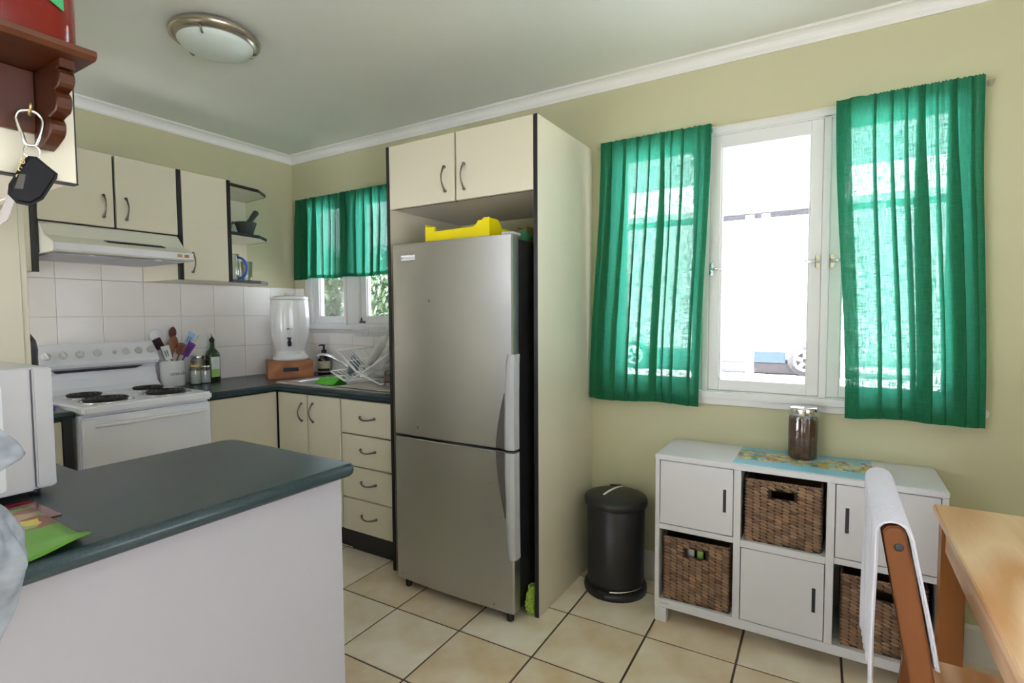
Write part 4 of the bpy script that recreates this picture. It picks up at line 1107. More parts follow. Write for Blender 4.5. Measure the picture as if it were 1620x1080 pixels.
# ------------------------------------------------------------------ cube shelf unit
UX0, UX1, UY0, UY1, UT = 2.785, 3.753, -0.335, -0.016, 0.718
t = thing('cube_shelf_unit', (3.27, -0.17, 0), 'low white six-cube shelf unit with three doors and three wicker baskets', 'shelf unit')
MB().box(UX0, UX1, UY0 - 0.004, UY1, 0.696, UT, 0.003, 2).build('top', 'cabinet_white', t)
for x0 in (UX0 + 0.001, UX1 - 0.019):
    MB().box(x0, x0 + 0.018, UY0, UY1, 0.062, 0.6955, 0.001, 1).build('side_panel', 'cabinet_white', t)
for x0 in (3.095, 3.4085):
    MB().box(x0, x0 + 0.026, UY0, UY1 - 0.006, 0.1005, 0.6955, 0.001, 1).build('divider', 'cabinet_white', t)
MB().box(UX0 + 0.0195, 3.0945, UY0, UY1 - 0.006, 0.402, 0.424, 0.001, 1).build('mid_shelf', 'cabinet_white', t)
MB().box(3.1215, 3.408, UY0, UY1 - 0.006, 0.393, 0.420, 0.001, 1).build('mid_shelf', 'cabinet_white', t)
MB().box(3.435, UX1 - 0.0195, UY0, UY1 - 0.006, 0.402, 0.424, 0.001, 1).build('mid_shelf', 'cabinet_white', t)
MB().box(UX0 + 0.0195, UX1 - 0.0195, UY0, UY1 - 0.006, 0.064, 0.100, 0.001, 1).build('bottom_shelf', 'cabinet_white', t)
MB().box(UX0 + 0.0195, UX1 - 0.0195, UY1 - 0.0055, UY1 - 0.001, 0.1, 0.695).build('back_board', 'cabinet_white', t)
for x0 in (UX0 + 0.002, UX1 - 0.05):
    for y0 in (UY0 + 0.002, UY1 - 0.042):
        MB().box(x0, x0 + 0.048, y0, y0 + 0.04, 0.0, 0.0618, 0.001, 1).build('leg', 'cabinet_white', t)
def cube_door(x0, x1, z0, z1, sx, sz):
    hw, hh = 0.006, 0.046; y0, y1 = UY0 + 0.002, UY0 + 0.018
    m = MB()
    m.box(x0, sx - hw, y0, y1, z0, z1); m.box(sx + hw, x1, y0, y1, z0, z1)
    m.box(sx - hw, sx + hw, y0, y1, z0, sz - hh); m.box(sx - hw, sx + hw, y0, y1, sz + hh, z1)
    d = m.build('door', 'cabinet_white', t)
    MB().prism(rrect(sx - hw - 0.001, sx + hw + 0.001, sz - hh - 0.001, sz + hh + 0.001, 0.005, 3), 'y', y0 + 0.003, y0 + 0.008).build('slot_shade_plate', 'dark_print', d)  # dark backing plate, colour stands in for the shaded depth of the slot
cube_door(2.807, 3.0915, 0.4275, 0.6925, 3.061, 0.563)
cube_door(3.1245, 3.4055, 0.1035, 0.3900, 3.374, 0.247)
cube_door(3.4375, 3.7315, 0.4275, 0.6925, 3.472, 0.566)
vs, fs = text_mesh('mocka', 0.0125)
MB().add([(2.828 + v.x, UY0 - 0.0006, 0.083 + v.y) for v in vs], fs).build('lettering', 'grey_print', t)

# wicker baskets
def basket(cx, yf, z0, w, hgt, dep, label, rot=0.0, seed=1):
    rnd = random.Random(seed)
    t = thing('wicker_basket', (cx, yf + dep / 2, z0), label, 'basket', 'wicker baskets in the cube shelf unit')
    T0 = Matrix.Translation((cx, yf + dep / 2, z0)) @ Matrix.Rotation(rot, 4, 'Z')
    hw, hz0, hz1 = w * 0.155, hgt * 0.74, hgt * 0.865
    y0, y1, tk = -dep / 2, dep / 2, 0.006
    b = MB()
    b.box(-w / 2, -hw, y0, y0 + tk, 0, hgt, T=T0); b.box(hw, w / 2, y0, y0 + tk, 0, hgt, T=T0)
    b.box(-hw, hw, y0, y0 + tk, 0, hz0, T=T0); b.box(-hw, hw, y0, y0 + tk, hz1, hgt, T=T0)
    b.box(-w / 2, -w / 2 + tk, y0 + tk, y1, 0, hgt, T=T0); b.box(w / 2 - tk, w / 2, y0 + tk, y1, 0, hgt, T=T0)
    b.box(-w / 2, w / 2, y1 - tk, y1, 0, hgt, T=T0); b.box(-w / 2 + tk, w / 2 - tk, y0 + tk, y1 - tk, 0, tk, T=T0)
    b.build('shell', 'weave_back', t)
    m = MB()
    def lozenge(c, U, V, N, l, hh, th):
        vs = [c - U * l, c - U * l * 0.45 + V * hh, c + U * l * 0.45 + V * hh, c + U * l, c + U * l * 0.45 - V * hh, c - U * l * 0.45 - V * hh]
        top = [c - U * l * 0.5 + N * th, c + U * l * 0.5 + N * th]
        m.add(vs + top, [(0, 1, 6), (1, 2, 7, 6), (2, 3, 7), (3, 4, 7), (4, 5, 6, 7), (5, 0, 6)], True, T0)
    def face(O, U, V, N, fw, fh, hole):
        nu = 10; cw = fw / nu; nv = 19; chh = fh / nv
        for i in range(nu):
            for j in range(nv):
                u = (i + 0.5) * cw; v = (j + 0.5 + (0.5 if i % 2 else 0.0)) * chh
                if v > fh - 0.3 * chh: continue
                if hole and abs(u - fw / 2) < hw + 0.004 and hz0 - 0.004 < v < hz1 + 0.004: continue
                a = R((-17 if i % 2 else -12) + rnd.uniform(-8, 8))
                U2 = U * math.cos(a) + V * math.sin(a); V2 = V * math.cos(a) - U * math.sin(a)
                lozenge(O + U * (u + rnd.uniform(-.001, .001)) + V * v, U2, V2, N, cw * 0.68, chh * rnd.uniform(0.44, 0.56), 0.0055 * rnd.uniform(0.7, 1.2))
        # rim cord along the top
        for k in range(26):
            c = O + U * ((k + 0.5) * fw / 26) + V * (fh - 0.002)
            lozenge(c, (U * 0.75 + V * 0.5), (V * 0.75 - U * 0.5), N, fw / 26 * 0.9, 0.004, 0.005)
    X, Y, Z = Vector((1, 0, 0)), Vector((0, 1, 0)), Vector((0, 0, 1))
    face(Vector((-w / 2, y0, 0)), X, Z, -Y, w, hgt, True)
    face(Vector((w / 2, y0, 0)), Y, Z, X, dep, hgt, False)
    face(Vector((-w / 2, y0, 0)), Y, Z, -X, dep, hgt, False)
    o = m.build('weave', 'weave', t); o['kind'] = 'stuff'
    return t
basket(3.2645, -0.318, 0.4205, 0.255, 0.243, 0.27, 'wicker basket in the upper middle cube', 0.0, 1)
basket(2.947, -0.318, 0.1005, 0.255, 0.268, 0.25, 'wicker basket in the lower left cube nearest the bin', R(1.5), 2)
basket(3.585, -0.312, 0.1005, 0.245, 0.262, 0.27, 'wicker basket in the lower right cube behind the chair', 0.0, 3)
# things peeping through the handle of the lower left basket
o = MB().box(2.905, 2.935, -0.283, -0.262, 0.1075, 0.325, 0.004).build('bottle_box', 'label_white', loc=(2.92, -0.27, 0.1075)); tag(o, 'pale carton standing inside the lower left wicker basket', 'carton')
o = MB().box(2.948, 2.972, -0.283, -0.262, 0.1075, 0.325, 0.004).build('juice_box', 'label_green', loc=(2.96, -0.27, 0.1075)); tag(o, 'green carton standing inside the lower left wicker basket', 'carton')

# poster on the unit and storage jar
o = MB().box(3.085, 3.552, -0.318, -0.028, UT, UT + 0.0012).build('poster_mat', 'poster_print', loc=(3.32, -0.175, UT)); tag(o, 'blue printed paper mat with colourful creatures on the shelf unit', 'mat')
JX, JY = 3.318, -0.105
t = thing('storage_jar', (JX, JY, UT), 'tall glass storage jar of brown beans with a steel lid', 'jar')
N = 12
def ribbed(r, z, k=0.03): return [(JX + r * (1 + k * math.cos(N * 2 * PI * i / 96)) * math.cos(2 * PI * i / 96), JY + r * (1 + k * math.cos(N * 2 * PI * i / 96)) * math.sin(2 * PI * i / 96), UT + z) for i in range(96)]
MB().rings([ribbed(0.044, 0.0015, 0), ribbed(0.050, 0.006), ribbed(0.051, 0.10), ribbed(0.051, 0.16), ribbed(0.049, 0.172, 0.01), ribbed(0.047, 0.178, 0)], True, False, True).build('glass', 'clear_glass', t)
MB().rings([ribbed(0.043, 0.006, 0), ribbed(0.0465, 0.012), ribbed(0.047, 0.148), ribbed(0.040, 0.158, 0), ribbed(0.015, 0.164, 0)], True, True, True).build('contents', 'beans', t)
MB().lathe([(0.0515, 0.176), (0.0535, 0.179), (0.0535, 0.205), (0.050, 0.211), (0.030, 0.2135), (0, 0.214)], (JX, JY, UT), 40).build('lid', 'chrome', t)

# ------------------------------------------------------------------ table, chair, towel
t = thing('dining_table', (4.15, -1.2, 0), 'light pine dining table at the right edge', 'table')
DX0, DX1, DY0, DY1, DZ = 3.685, 4.55, -1.95, -0.53, 0.730
for k in range(3):
    x0 = DX0 + (DX1 - DX0) * k / 3; x1 = DX0 + (DX1 - DX0) * (k + 1) / 3
    MB().box(x0 + 0.0002, x1 - 0.0002, DY0, DY1, DZ - 0.024, DZ, 0.0006 if k == 1 else 0.003, 2).build('plank', 'pine', t)
for x0 in (DX0 + 0.012, DX1 - 0.07):
    for y0 in (DY0 + 0.02, DY1 - 0.078):
        MB().box(x0, x0 + 0.058, y0, y0 + 0.058, 0.0, DZ - 0.0245, 0.003, 2).build('leg', 'pine_leg', t)
for x0 in (DX0 + 0.020, DX1 - 0.04):
    MB().box(x0, x0 + 0.02, DY0 + 0.0785, DY1 - 0.0785, DZ - 0.115, DZ - 0.0245, 0.002, 1).build('apron', 'pine', t)
for y0 in (DY0 + 0.03, DY1 - 0.05):
    MB().box(DX0 + 0.0705, DX1 - 0.0705, y0, y0 + 0.02, DZ - 0.115, DZ - 0.0245, 0.002, 1).build('apron', 'pine', t)

t = thing('dining_chair', (3.72, -1.11, 0), 'orange-brown wooden dining chair pushed under the table', 'chair')
def lean(z): return 3.504 + 0.178 * max(0, (0.90 - z)) if z > 0.45 else 3.504 + 0.178 * 0.45 - 0.10 * (0.45 - z)
CY0, CY1 = -1.312, -0.905
def post(y0, y1):
    pts_f, pts_b = [], []
    for k in range(13):
        z = 0.895 * k / 12
        pts_b.append((lean(z), z)); pts_f.append((lean(z) + 0.040, z))
    poly = pts_b[:-1] + [(lean(0.895) + 0.002, 0.888), (lean(0.895) + 0.010, 0.899), (lean(0.895) + 0.028, 0.902), (lean(0.895) + 0.038, 0.893)] + pts_f[-2::-1]
    return MB().prism(poly, 'y', y0, y1, 0.003, 2)
for (a, b, s) in ((CY0, CY0 + 0.024, -1), (CY1 - 0.024, CY1, 1)):
    p = post(a, b).build('back_post', 'chair_wood', t)
    MB().lathe([(0.0075, 0), (0.0075, 0.002), (0.005, 0.003), (0, 0.003)], seg=14, T=Matrix.Translation((lean(0.855) + 0.021, a if s < 0 else b, 0.862)) @ Matrix.Rotation(R(90 * -s), 4, 'X')).build('screw_cap', 'dark_print', p)
for z in (0.855, 0.735, 0.625):
    MB().box(lean(z) + 0.012, lean(z) + 0.030, CY0 + 0.0245, CY1 - 0.0245, z - 0.03, z + 0.03, 0.003, 2).build('back_rail', 'chair_wood', t)
MB().box(3.590, 3.985, CY0 + 0.006, CY1 - 0.006, 0.432, 0.452, 0.006, 2).build('seat', 'pine', t)
for y0 in (CY0 + 0.004, CY1 - 0.036):
    MB().box(3.945, 3.980, y0, y0 + 0.032, 0.0, 0.4315, 0.003, 2).build('front_leg', 'chair_wood', t)
    MB().box(3.62, 3.9445, y0 + 0.006, y0 + 0.026, 0.375, 0.4315, 0.002, 1).build('seat_rail', 'chair_wood', t)
    MB().box(3.60, 3.9445, y0 + 0.008, y0 + 0.024, 0.17, 0.195, 0.002, 1).build('stretcher', 'chair_wood', t)
MB().box(3.945, 3.965, CY0 + 0.0365, CY1 - 0.0365, 0.375, 0.4315, 0.002, 1).build('seat_rail', 'chair_wood', t)
# towel draped over the back rail
def towel_pt(u, v):
    y = CY0 - 0.004 + (CY1 + 0.010 - CY0) * u
    rib = 0.0030 * math.sin(2 * PI * 34 * u) 
    wob = 0.006 * math.sin(9 * u + 3 * v) + 0.004 * math.sin(23 * u + 1)
    La = 0.285 + 0.12 * u + 0.018 * math.sin(11 * u + 0.6) + 0.012 * math.sin(29 * u)    # back hang
    Lb = 0.245 + 0.02 * math.sin(7 * u)
    arc_ = 0.075; tot = La + arc_ + Lb; s = v * tot
    zt = 0.909
    if s < La:
        d = La - s
        z = zt - 0.022 - d; x = lean(0.9) - 0.006 - rib - 0.5 * wob * smoothstep(0, 0.25, d)
    elif s < La + arc_:
        a = (s - La) / arc_ * PI
        x = lean(0.9) + 0.0195 - 0.0255 * math.cos(a) + rib * -math.cos(a); z = zt - 0.022 + (0.022 + rib) * math.sin(a)
    else:
        d = s - La - arc_
        z = zt - 0.022 - d; x = lean(z) + 0.0450 + rib + 0.5 * wob * smoothstep(0, 0.25, d)
    return (x, y, z)
o = MB().grid(towel_pt, 276, 60).build('hand_towel', 'towel_white', loc=(3.51, -1.11, 0.55), solid=0.002); tag(o, 'white ribbed towel draped over the back of the wooden chair', 'towel')

# ------------------------------------------------------------------ ceiling lamp
LX, LY = 1.245, -1.262
t = thing('ceiling_lamp', (LX, LY, CEIL), 'round oyster ceiling lamp with brushed metal rim and frosted glass', 'ceiling lamp')
MB().lathe([(0.145, 0.0), (0.160, -0.010), (0.168, -0.022), (0.164, -0.034), (0.146, -0.046), (0.134, -0.048), (0.134, -0.02)], (LX, LY, CEIL), 64).build('rim', 'lamp_metal', t)
MB().lathe([(0.138, -0.040), (0.137, -0.050), (0.125, -0.064), (0.100, -0.076), (0.06, -0.085), (0.0, -0.088)], (LX, LY, CEIL), 64).build('glass_bowl', 'lamp_glass', t)
for a in (70, 190, 310):
    c_, s_ = math.cos(R(a)), math.sin(R(a))
    MB().tube([(LX + 0.152 * c_, LY + 0.152 * s_, CEIL - 0.043), (LX + 0.142 * c_, LY + 0.142 * s_, CEIL - 0.056), (LX + 0.128 * c_, LY + 0.128 * s_, CEIL - 0.066)], 0.004, 8).build('clip', 'lamp_metal', t)

# ------------------------------------------------------------------ things on the stove-side worktop
def bend_text(body, size, cx, cy, r, z, ang, material, parent, name='lettering'):
    vs, fs = text_mesh(body, size)
    m = MB()
    m.add([(cx + (r + 0.0006) * math.cos(ang + v.x / r), cy + (r + 0.0006) * math.sin(ang + v.x / r), z + v.y) for v in vs], fs)
    return m.build(name, material, parent)
KX, KY = 0.088, -0.912
t = thing('utensil_crock', (KX, KY, ZB), 'white ceramic crock lettered utensils, beside the stove', 'crock')
MB().lathe([(0.062, ZB), (0.066, ZB + 0.004), (0.067, ZB + 0.145), (0.068, ZB + 0.150), (0.064, ZB + 0.150), (0.062, ZB + 0.142), (0.060, ZB + 0.012), (0.0, ZB + 0.010)], (KX, KY, 0), 40).build('pot', 'white_ceramic', t)
to_cam = math.atan2(-2.535 - KY, 3.42 - KX)
bend_text('utensils', 0.030, KX, KY, 0.067, ZB + 0.075, to_cam + R(28), 'dark_print', t)
def utensil(name, label, head, hp, foot, material, tilt=0.0, hmat=None, size=1.0):
    # head position hp, foot inside the crock; head plane faces the room (+x)
    hp, foot = Vector(hp), Vector(foot)
    ax = (hp - foot).normalized()
    t = thing(name, foot, label, 'utensil', 'kitchen utensils standing in the crock')
    T = Matrix.Translation(hp) @ Matrix((Vector((0, 1, 0)).cross(ax).normalized().cross(ax) * -1, Vector((0, 1, 0)).cross(ax).normalized(), ax)).transposed().to_4x4() @ Matrix.Rotation(tilt, 4, 'Z')
    m = MB()
    if head == 'spoon':
        m.grid(lambda u, v: ((0.022 * size) * math.sin(PI * v) ** 0.6 * math.cos(2 * PI * u), 0.006 * math.sin(PI * v) * math.sin(2 * PI * u), 0.075 * size * (v - 0.45)), 20, 12, T=T)
    elif head == 'slotted':
        pl = rrect(-0.024 * size, 0.024 * size, -0.035 * size, 0.035 * size, 0.018 * size, 4)
        m.prism(pl, 'y', -0.002, 0.002, T=T)
    elif head == 'square':
        pl = rrect(-0.022 * size, 0.022 * size, -0.032 * size, 0.032 * size, 0.006, 3)
        m.prism(pl, 'y', -0.003, 0.003, T=T)
    elif head == 'turner':
        m.prism([(-0.018, -0.04), (0.018, -0.04), (0.026, 0.045), (-0.020, 0.05)], 'y', -0.0015, 0.0015, T=T)
    elif head == 'disc':
        m.lathe([(0.0, -0.004), (0.035 * size, -0.002), (0.038 * size, 0.004), (0.030 * size, 0.004), (0, 0.000)], seg=24, T=T @ Matrix.Rotation(R(90), 4, 'X'))
    elif head == 'rod':
        m.tube([(0, 0, -0.03), (0, 0, 0.05)], [0.003, 0.002], 6, T=T)
    m.build('head', material, t)
    MB().tube([foot, foot.lerp(hp, 0.6), hp - ax * 0.028 * size], [0.0045, 0.005, 0.0045], 8).build('handle', hmat or material, t)
    if head in ('slotted', 'turner'):
        s = MB()
        for q in (-0.008, 0.004):
            s.box(q - 0.0015, q + 0.0015, -0.0036, 0.0036, -0.018, 0.02, T=T)
        s.build('slot', 'dark_print', t)
f0 = lambda a, b: (KX + a, KY + b, ZB + 0.014)
utensil('kitchen_spatula', 'maroon square silicone spatula leaning left in the utensil crock', 'square', (0.115, -0.995, 1.150), f0(0.0, 0.03), 'utensil_black', 0, 'utensil_black')
utensil('kitchen_skimmer', 'white round skimmer at the back left of the utensil crock', 'disc', (0.055, -0.975, 1.195), f0(-0.03, 0.02), 'white_plastic', 0, 'grey_plastic')
utensil('kitchen_spatula', 'pale flat spatula at the front of the utensil crock', 'turner', (0.128, -0.958, 1.092), f0(0.02, 0.02), 'white_plastic', 0, 'white_plastic')
utensil('wooden_spoon', 'tall dark red wooden spoon in the utensil crock', 'spoon', (0.060, -0.890, 1.205), f0(-0.02, -0.01), 'wood_dark_spoon')
utensil('wooden_spoon', 'brown curved wooden spoon left of centre in the utensil crock', 'spoon', (0.120, -0.935, 1.118), f0(0.03, -0.02), 'wood_spoon', R(40), None, 1.15)
utensil('wooden_spoon', 'round brown wooden spoon behind the slotted one in the utensil crock', 'spoon', (0.080, -0.897, 1.145), f0(0.0, -0.02), 'wood_spoon', 0, None, 1.2)
utensil('slotted_spoon', 'light brown slotted wooden spoon in the utensil crock', 'slotted', (0.125, -0.880, 1.115), f0(0.02, -0.03), 'wood_spoon')
utensil('slotted_turner', 'purple slotted turner leaning right in the utensil crock', 'turner', (0.125, -0.838, 1.105), f0(0.02, -0.03), 'utensil_purple')
utensil('silicone_spatula', 'pale blue spatula leaning right in the utensil crock', 'turner', (0.085, -0.812, 1.165), f0(0.0, -0.035), 'utensil_blue')
utensil('steel_skewer', 'thin metal skewer at the far right of the utensil crock', 'rod', (0.105, -0.790, 1.150), f0(0.01, -0.04), 'chrome')

def jar(name, x, y, r, h, fill, fillh, lid, label):
    t = thing(name, (x, y, ZB), label, 'jar', 'small jars beside the utensil crock')
    MB().lathe([(r * 0.9, 0.001), (r, 0.006), (r, h * 0.80), (r * 0.86, h * 0.88), (r * 0.86, h * 0.90)], (x, y, ZB), 28).build('glass', 'clear_glass', t)
    MB().lathe([(0, 0.004), (r * 0.9, 0.004), (r * 0.93, 0.010), (r * 0.93, fillh), (0, fillh + 0.002)], (x, y, ZB), 28).build('contents', fill, t)
    MB().lathe([(r * 0.90, h * 0.885), (r * 0.92, h * 0.89), (r * 0.92, h * 0.99), (r * 0.85, h), (0, h)], (x, y, ZB), 28).build('lid', lid, t)
jar('spice_jar', 0.150, -0.815, 0.030, 0.120, 'cream_content', 0.080, 'gold_metal', 'short jar with a gold lid next to the utensil crock')
jar('spice_jar', 0.135, -0.750, 0.033, 0.108, 'salt_content', 0.075, 'chrome', 'short jar of white salt next to the oil bottle')
jar('storage_jar', 0.055, -0.748, 0.038, 0.165, 'oats_content', 0.130, 'chrome', 'taller oats jar behind the two short jars')
OX, OY = 0.098, -0.680
t = thing('oil_bottle', (OX, OY, ZB), 'dark green square olive oil bottle with pourer and white label', 'bottle')
def sq(w, z, r): return [(OX + p[0], OY + p[1], ZB + z) for p in rrect(-w, w, -w, w, r, 4)]
MB().rings([sq(0.030, 0.0, 0.006), sq(0.032, 0.004, 0.007), sq(0.032, 0.165, 0.007), sq(0.030, 0.180, 0.012), sq(0.020, 0.200, 0.014), sq(0.0145, 0.212, 0.0144), sq(0.0135, 0.250, 0.0134)], smooth=True).build('glass', 'bottle_green', t)
MB().lathe([(0.0145, 0.250), (0.0145, 0.266), (0.008, 0.272), (0.004, 0.28), (0, 0.28)], (OX, OY, ZB), 16).build('cap', 'black_plastic', t)
MB().tube([(OX, OY, ZB + 0.275), (OX + 0.004, OY - 0.004, ZB + 0.290), (OX + 0.012, OY - 0.014, ZB + 0.300)], [0.004, 0.0035, 0.003], 8).build('pourer', 'chrome', t)
lb = MB().box(OX + 0.0322, OX + 0.0330, OY - 0.026, OY + 0.026, ZB + 0.030, ZB + 0.155, 0.0).build('label', 'label_white', t)
MB().box(OX + 0.0331, OX + 0.0335, OY - 0.025, OY + 0.025, ZB + 0.032, ZB + 0.080).build('label_panel', 'label_green', lb)
vs, fs = text_mesh('olive', 0.017)
MB().add([(OX + 0.0336, OY + v.x, ZB + 0.128 + v.y) for v in vs], fs).build('lettering', 'label_green', lb)
# kettle and blue sponge left of the stove
t = thing('coffee_pot', (0.25, -1.648, ZB), 'tall black coffee pot half hidden behind the pantry, left of the stove', 'coffee pot')
MB().lathe([(0.078, 0.0), (0.080, 0.01), (0.074, 0.12), (0.070, 0.22), (0.072, 0.26), (0.066, 0.30), (0.05, 0.33), (0.02, 0.345), (0.014, 0.36), (0.0, 0.362)], (0.25, -1.648, ZB), 32).build('body', 'black_plastic', t)
MB().tube([(0.25, -1.715, ZB + 0.05), (0.25, -1.765, ZB + 0.08), (0.25, -1.775, ZB + 0.15), (0.25, -1.76, ZB + 0.23), (0.25, -1.715, ZB + 0.25)], 0.010, 8).build('handle', 'black_plastic', t)
o = MB().box(0.36, 0.47, -1.665, -1.585, ZB, ZB + 0.014, 0.005, 2).build('blue_sponge', 'blue_cloth', loc=(0.42, -1.62, ZB)); tag(o, 'blue sponge cloth on the worktop left of the stove', 'sponge')

# ------------------------------------------------------------------ water urn on its crate, soap
CRM = Matrix.Translation((0.268, -0.258, ZB)) @ Matrix.Rotation(R(-31), 4, 'Z')
t = thing('wooden_crate', (0.268, -0.258, ZB), 'small varnished wooden crate with a hand hole, under the water urn', 'crate')
cw, cd, chh = 0.137, 0.125, 0.100
m = MB()
m.box(cd - 0.012, cd, -cw, -0.048, 0, chh, T=CRM); m.box(cd - 0.012, cd, 0.048, cw, 0, chh, T=CRM)
m.box(cd - 0.012, cd, -0.048, 0.048, 0, 0.040, T=CRM); m.box(cd - 0.012, cd, -0.048, 0.048, 0.066, chh, T=CRM)
m.build('front_board', 'crate_wood', t)
MB().prism(rrect(-0.052, 0.052, 0.037, 0.069, 0.0155, 4), 'x', cd - 0.016, cd - 0.0115, T=CRM).build('hole_shade_plate', 'dark_print', t)  # dark plate closing the hole, in place of its shaded inside
MB().box(-cd, -cd + 0.012, -cw, cw, 0, chh, T=CRM).build('back_board', 'crate_wood', t)
for s in (-1, 1):
    MB().box(-cd + 0.0125, cd - 0.0125, s * cw - (0.012 if s > 0 else 0), s * cw + (0.012 if s < 0 else 0), 0, chh, T=CRM).build('side_board', 'crate_wood', t)
MB().box(-cd - 0.002, cd + 0.002, -cw - 0.002, cw + 0.002, chh + 0.0005, chh + 0.010, 0.002, 1, T=CRM).build('top_board', 'crate_wood', t)
UZ = ZB + 0.1105; UXc, UYc = 0.278, -0.252
t = thing('water_urn', (UXc, UYc, UZ), 'white ceramic water filter urn with a black tap on a wooden crate', 'urn')
MB().lathe([(0.108, 0.0), (0.114, 0.006), (0.114, 0.018), (0.100, 0.036), (0.096, 0.044), (0.097, 0.054), (0.094, 0.060), (0.094, 0.064), (0.106, 0.105), (0.121, 0.180), (0.125, 0.250), (0.1235, 0.330), (0.119, 0.395), (0.117, 0.402), (0.0, 0.402)], (UXc, UYc, UZ), 64).build('vessel', 'white_ceramic', t)
MB().lathe([(0.119, 0.404), (0.121, 0.410), (0.119, 0.420), (0.085, 0.428), (0.03, 0.431), (0.028, 0.442), (0.018, 0.447), (0.0, 0.448)], (UXc, UYc, UZ), 64).build('lid', 'white_ceramic', t)
ua = math.atan2(-2.535 - UYc, 3.42 - UXc)
TU = Matrix.Translation((UXc, UYc, UZ)) @ Matrix.Rotation(ua - R(2), 4, 'Z')
tp = MB()
tp.tube([(0.108, 0, 0.118), (0.140, 0, 0.118)], 0.011, 12, T=TU); tp.lathe([(0.0, 0.098), (0.009, 0.098), (0.013, 0.112), (0.013, 0.128), (0.008, 0.136), (0.008, 0.144), (0, 0.145)], (0.143, 0, 0), 14, T=TU)
tp.box(0.137, 0.149, -0.016, 0.012, 0.144, 0.156, 0.003, T=TU)
tp.build('tap', 'black_plastic', t)
MB().lathe([(0.018, 0), (0.018, 0.003), (0, 0.004)], seg=20, T=TU @ Matrix.Translation((0.1095, 0, 0.118)) @ Matrix.Rotation(R(90), 4, 'Y')).build('tap_washer', 'white_plastic', t)
m = MB()
m.prism([(-0.022, 0.0), (-0.012, 0.009), (-0.002, 0.012), (0.0, 0.006), (0.018, 0.006), (0.018, 0.002), (-0.008, 0.001)], 'x', 0, 0.0008)
o_ = MB(); o_.add([tuple(TU @ Vector((0.1255 * math.cos((p[1]) / 0.125), 0.1255 * math.sin((p[1]) / 0.125), 0.206 + p[2]))) for p in m.v], m.f)
o_.build('emblem', 'grey_print', t)
t = thing('soap_bottle', (0.378, -0.060, ZB), 'dark amber soap pump bottle with a cream label by the sink', 'soap bottle')
MB().lathe([(0.040, 0.0), (0.042, 0.004), (0.042, 0.105), (0.038, 0.122), (0.022, 0.136), (0.016, 0.142), (0.0, 0.143)], (0.378, -0.060, ZB), 32).build('bottle', 'bottle_amber', t)
MB().lathe([(0.017, 0.140), (0.018, 0.146), (0.018, 0.165), (0.013, 0.170), (0.007, 0.172), (0.006, 0.196), (0.009, 0.197), (0.009, 0.204), (0, 0.205)], (0.378, -0.060, ZB), 20).build('pump', 'black_plastic', t)
MB().tube([(0.378, -0.060, ZB + 0.201), (0.358, -0.075, ZB + 0.201), (0.350, -0.081, ZB + 0.196)], [0.006, 0.0045, 0.004], 8).build('nozzle', 'black_plastic', t)
sa = math.atan2(-2.535 + 0.06, 3.42 - 0.378)
lb = MB().lathe([(0.0424, 0.012), (0.0428, 0.012), (0.0428, 0.092), (0.0424, 0.092)], (0.378, -0.060, ZB), 32, a0=sa - R(95), a1=sa + R(75)).build('label', 'label_cream', t)
MB().lathe([(0.0429, 0.024), (0.0431, 0.024), (0.0431, 0.040), (0.0429, 0.040)], (0.378, -0.060, ZB), 28, a0=sa - R(80), a1=sa + R(50)).build('label_band', 'dark_print', lb)
bend_text('leave', 0.016, 0.378, -0.060, 0.0429, ZB + 0.068, sa - R(14), 'grey_print', lb)

# ------------------------------------------------------------------ sink things
def cloth_blob(name, label, cat, x0, x1, y0, y1, z0, h, material, seed, sag=0.0):
    rnd = random.Random(seed); ph = [rnd.uniform(0, 6.28) for _ in range(4)]
    def top(u, v):
        e = min(u, 1 - u, v, 1 - v); k = smoothstep(0, 0.16, e)
        z = z0 + h * k * (0.6 + 0.25 * math.sin(9 * u + ph[0]) + 0.2 * math.sin(11 * v + 4 * u + ph[1]))
        return (x0 + (x1 - x0) * u + 0.008 * math.sin(8 * v + ph[2]), y0 + (y1 - y0) * v + 0.008 * math.sin(7 * u + ph[3]), z - sag * u)
    m = MB().grid(top, 40, 30)
    b = m.build(name, material, loc=((x0 + x1) / 2, (y0 + y1) / 2, z0), solid=0.003)
    return tag(b, label, cat)
def green_pt(u, v):
    # folded over the rim of the bowl
    x = 0.80 + 0.17 * u + 0.01 * math.sin(6 * v)
    y = -0.475 + 0.13 * v
    z = 0.905 + 0.030 * math.sin(PI * min(1, v * 1.05)) ** 0.7 + 0.012 * u * math.sin(PI * v) + 0.003 * math.sin(14 * u + 5 * v) - 0.07 * smoothstep(0.55, 1, v)
    return (x, y, z)
o = MB().grid(green_pt, 30, 24).build('dish_cloth', 'green_cloth', loc=(0.88, -0.42, 0.905), solid=0.004); tag(o, 'bright green dish cloth draped over the front of the sink bowl', 'cloth')
cloth_blob('tea_towel', 'grey tea towel spread on the drainer under the dish rack', 'towel', 1.02, 1.46, -0.51, -0.14, 0.9065, 0.022, 'grey_cloth', 5)

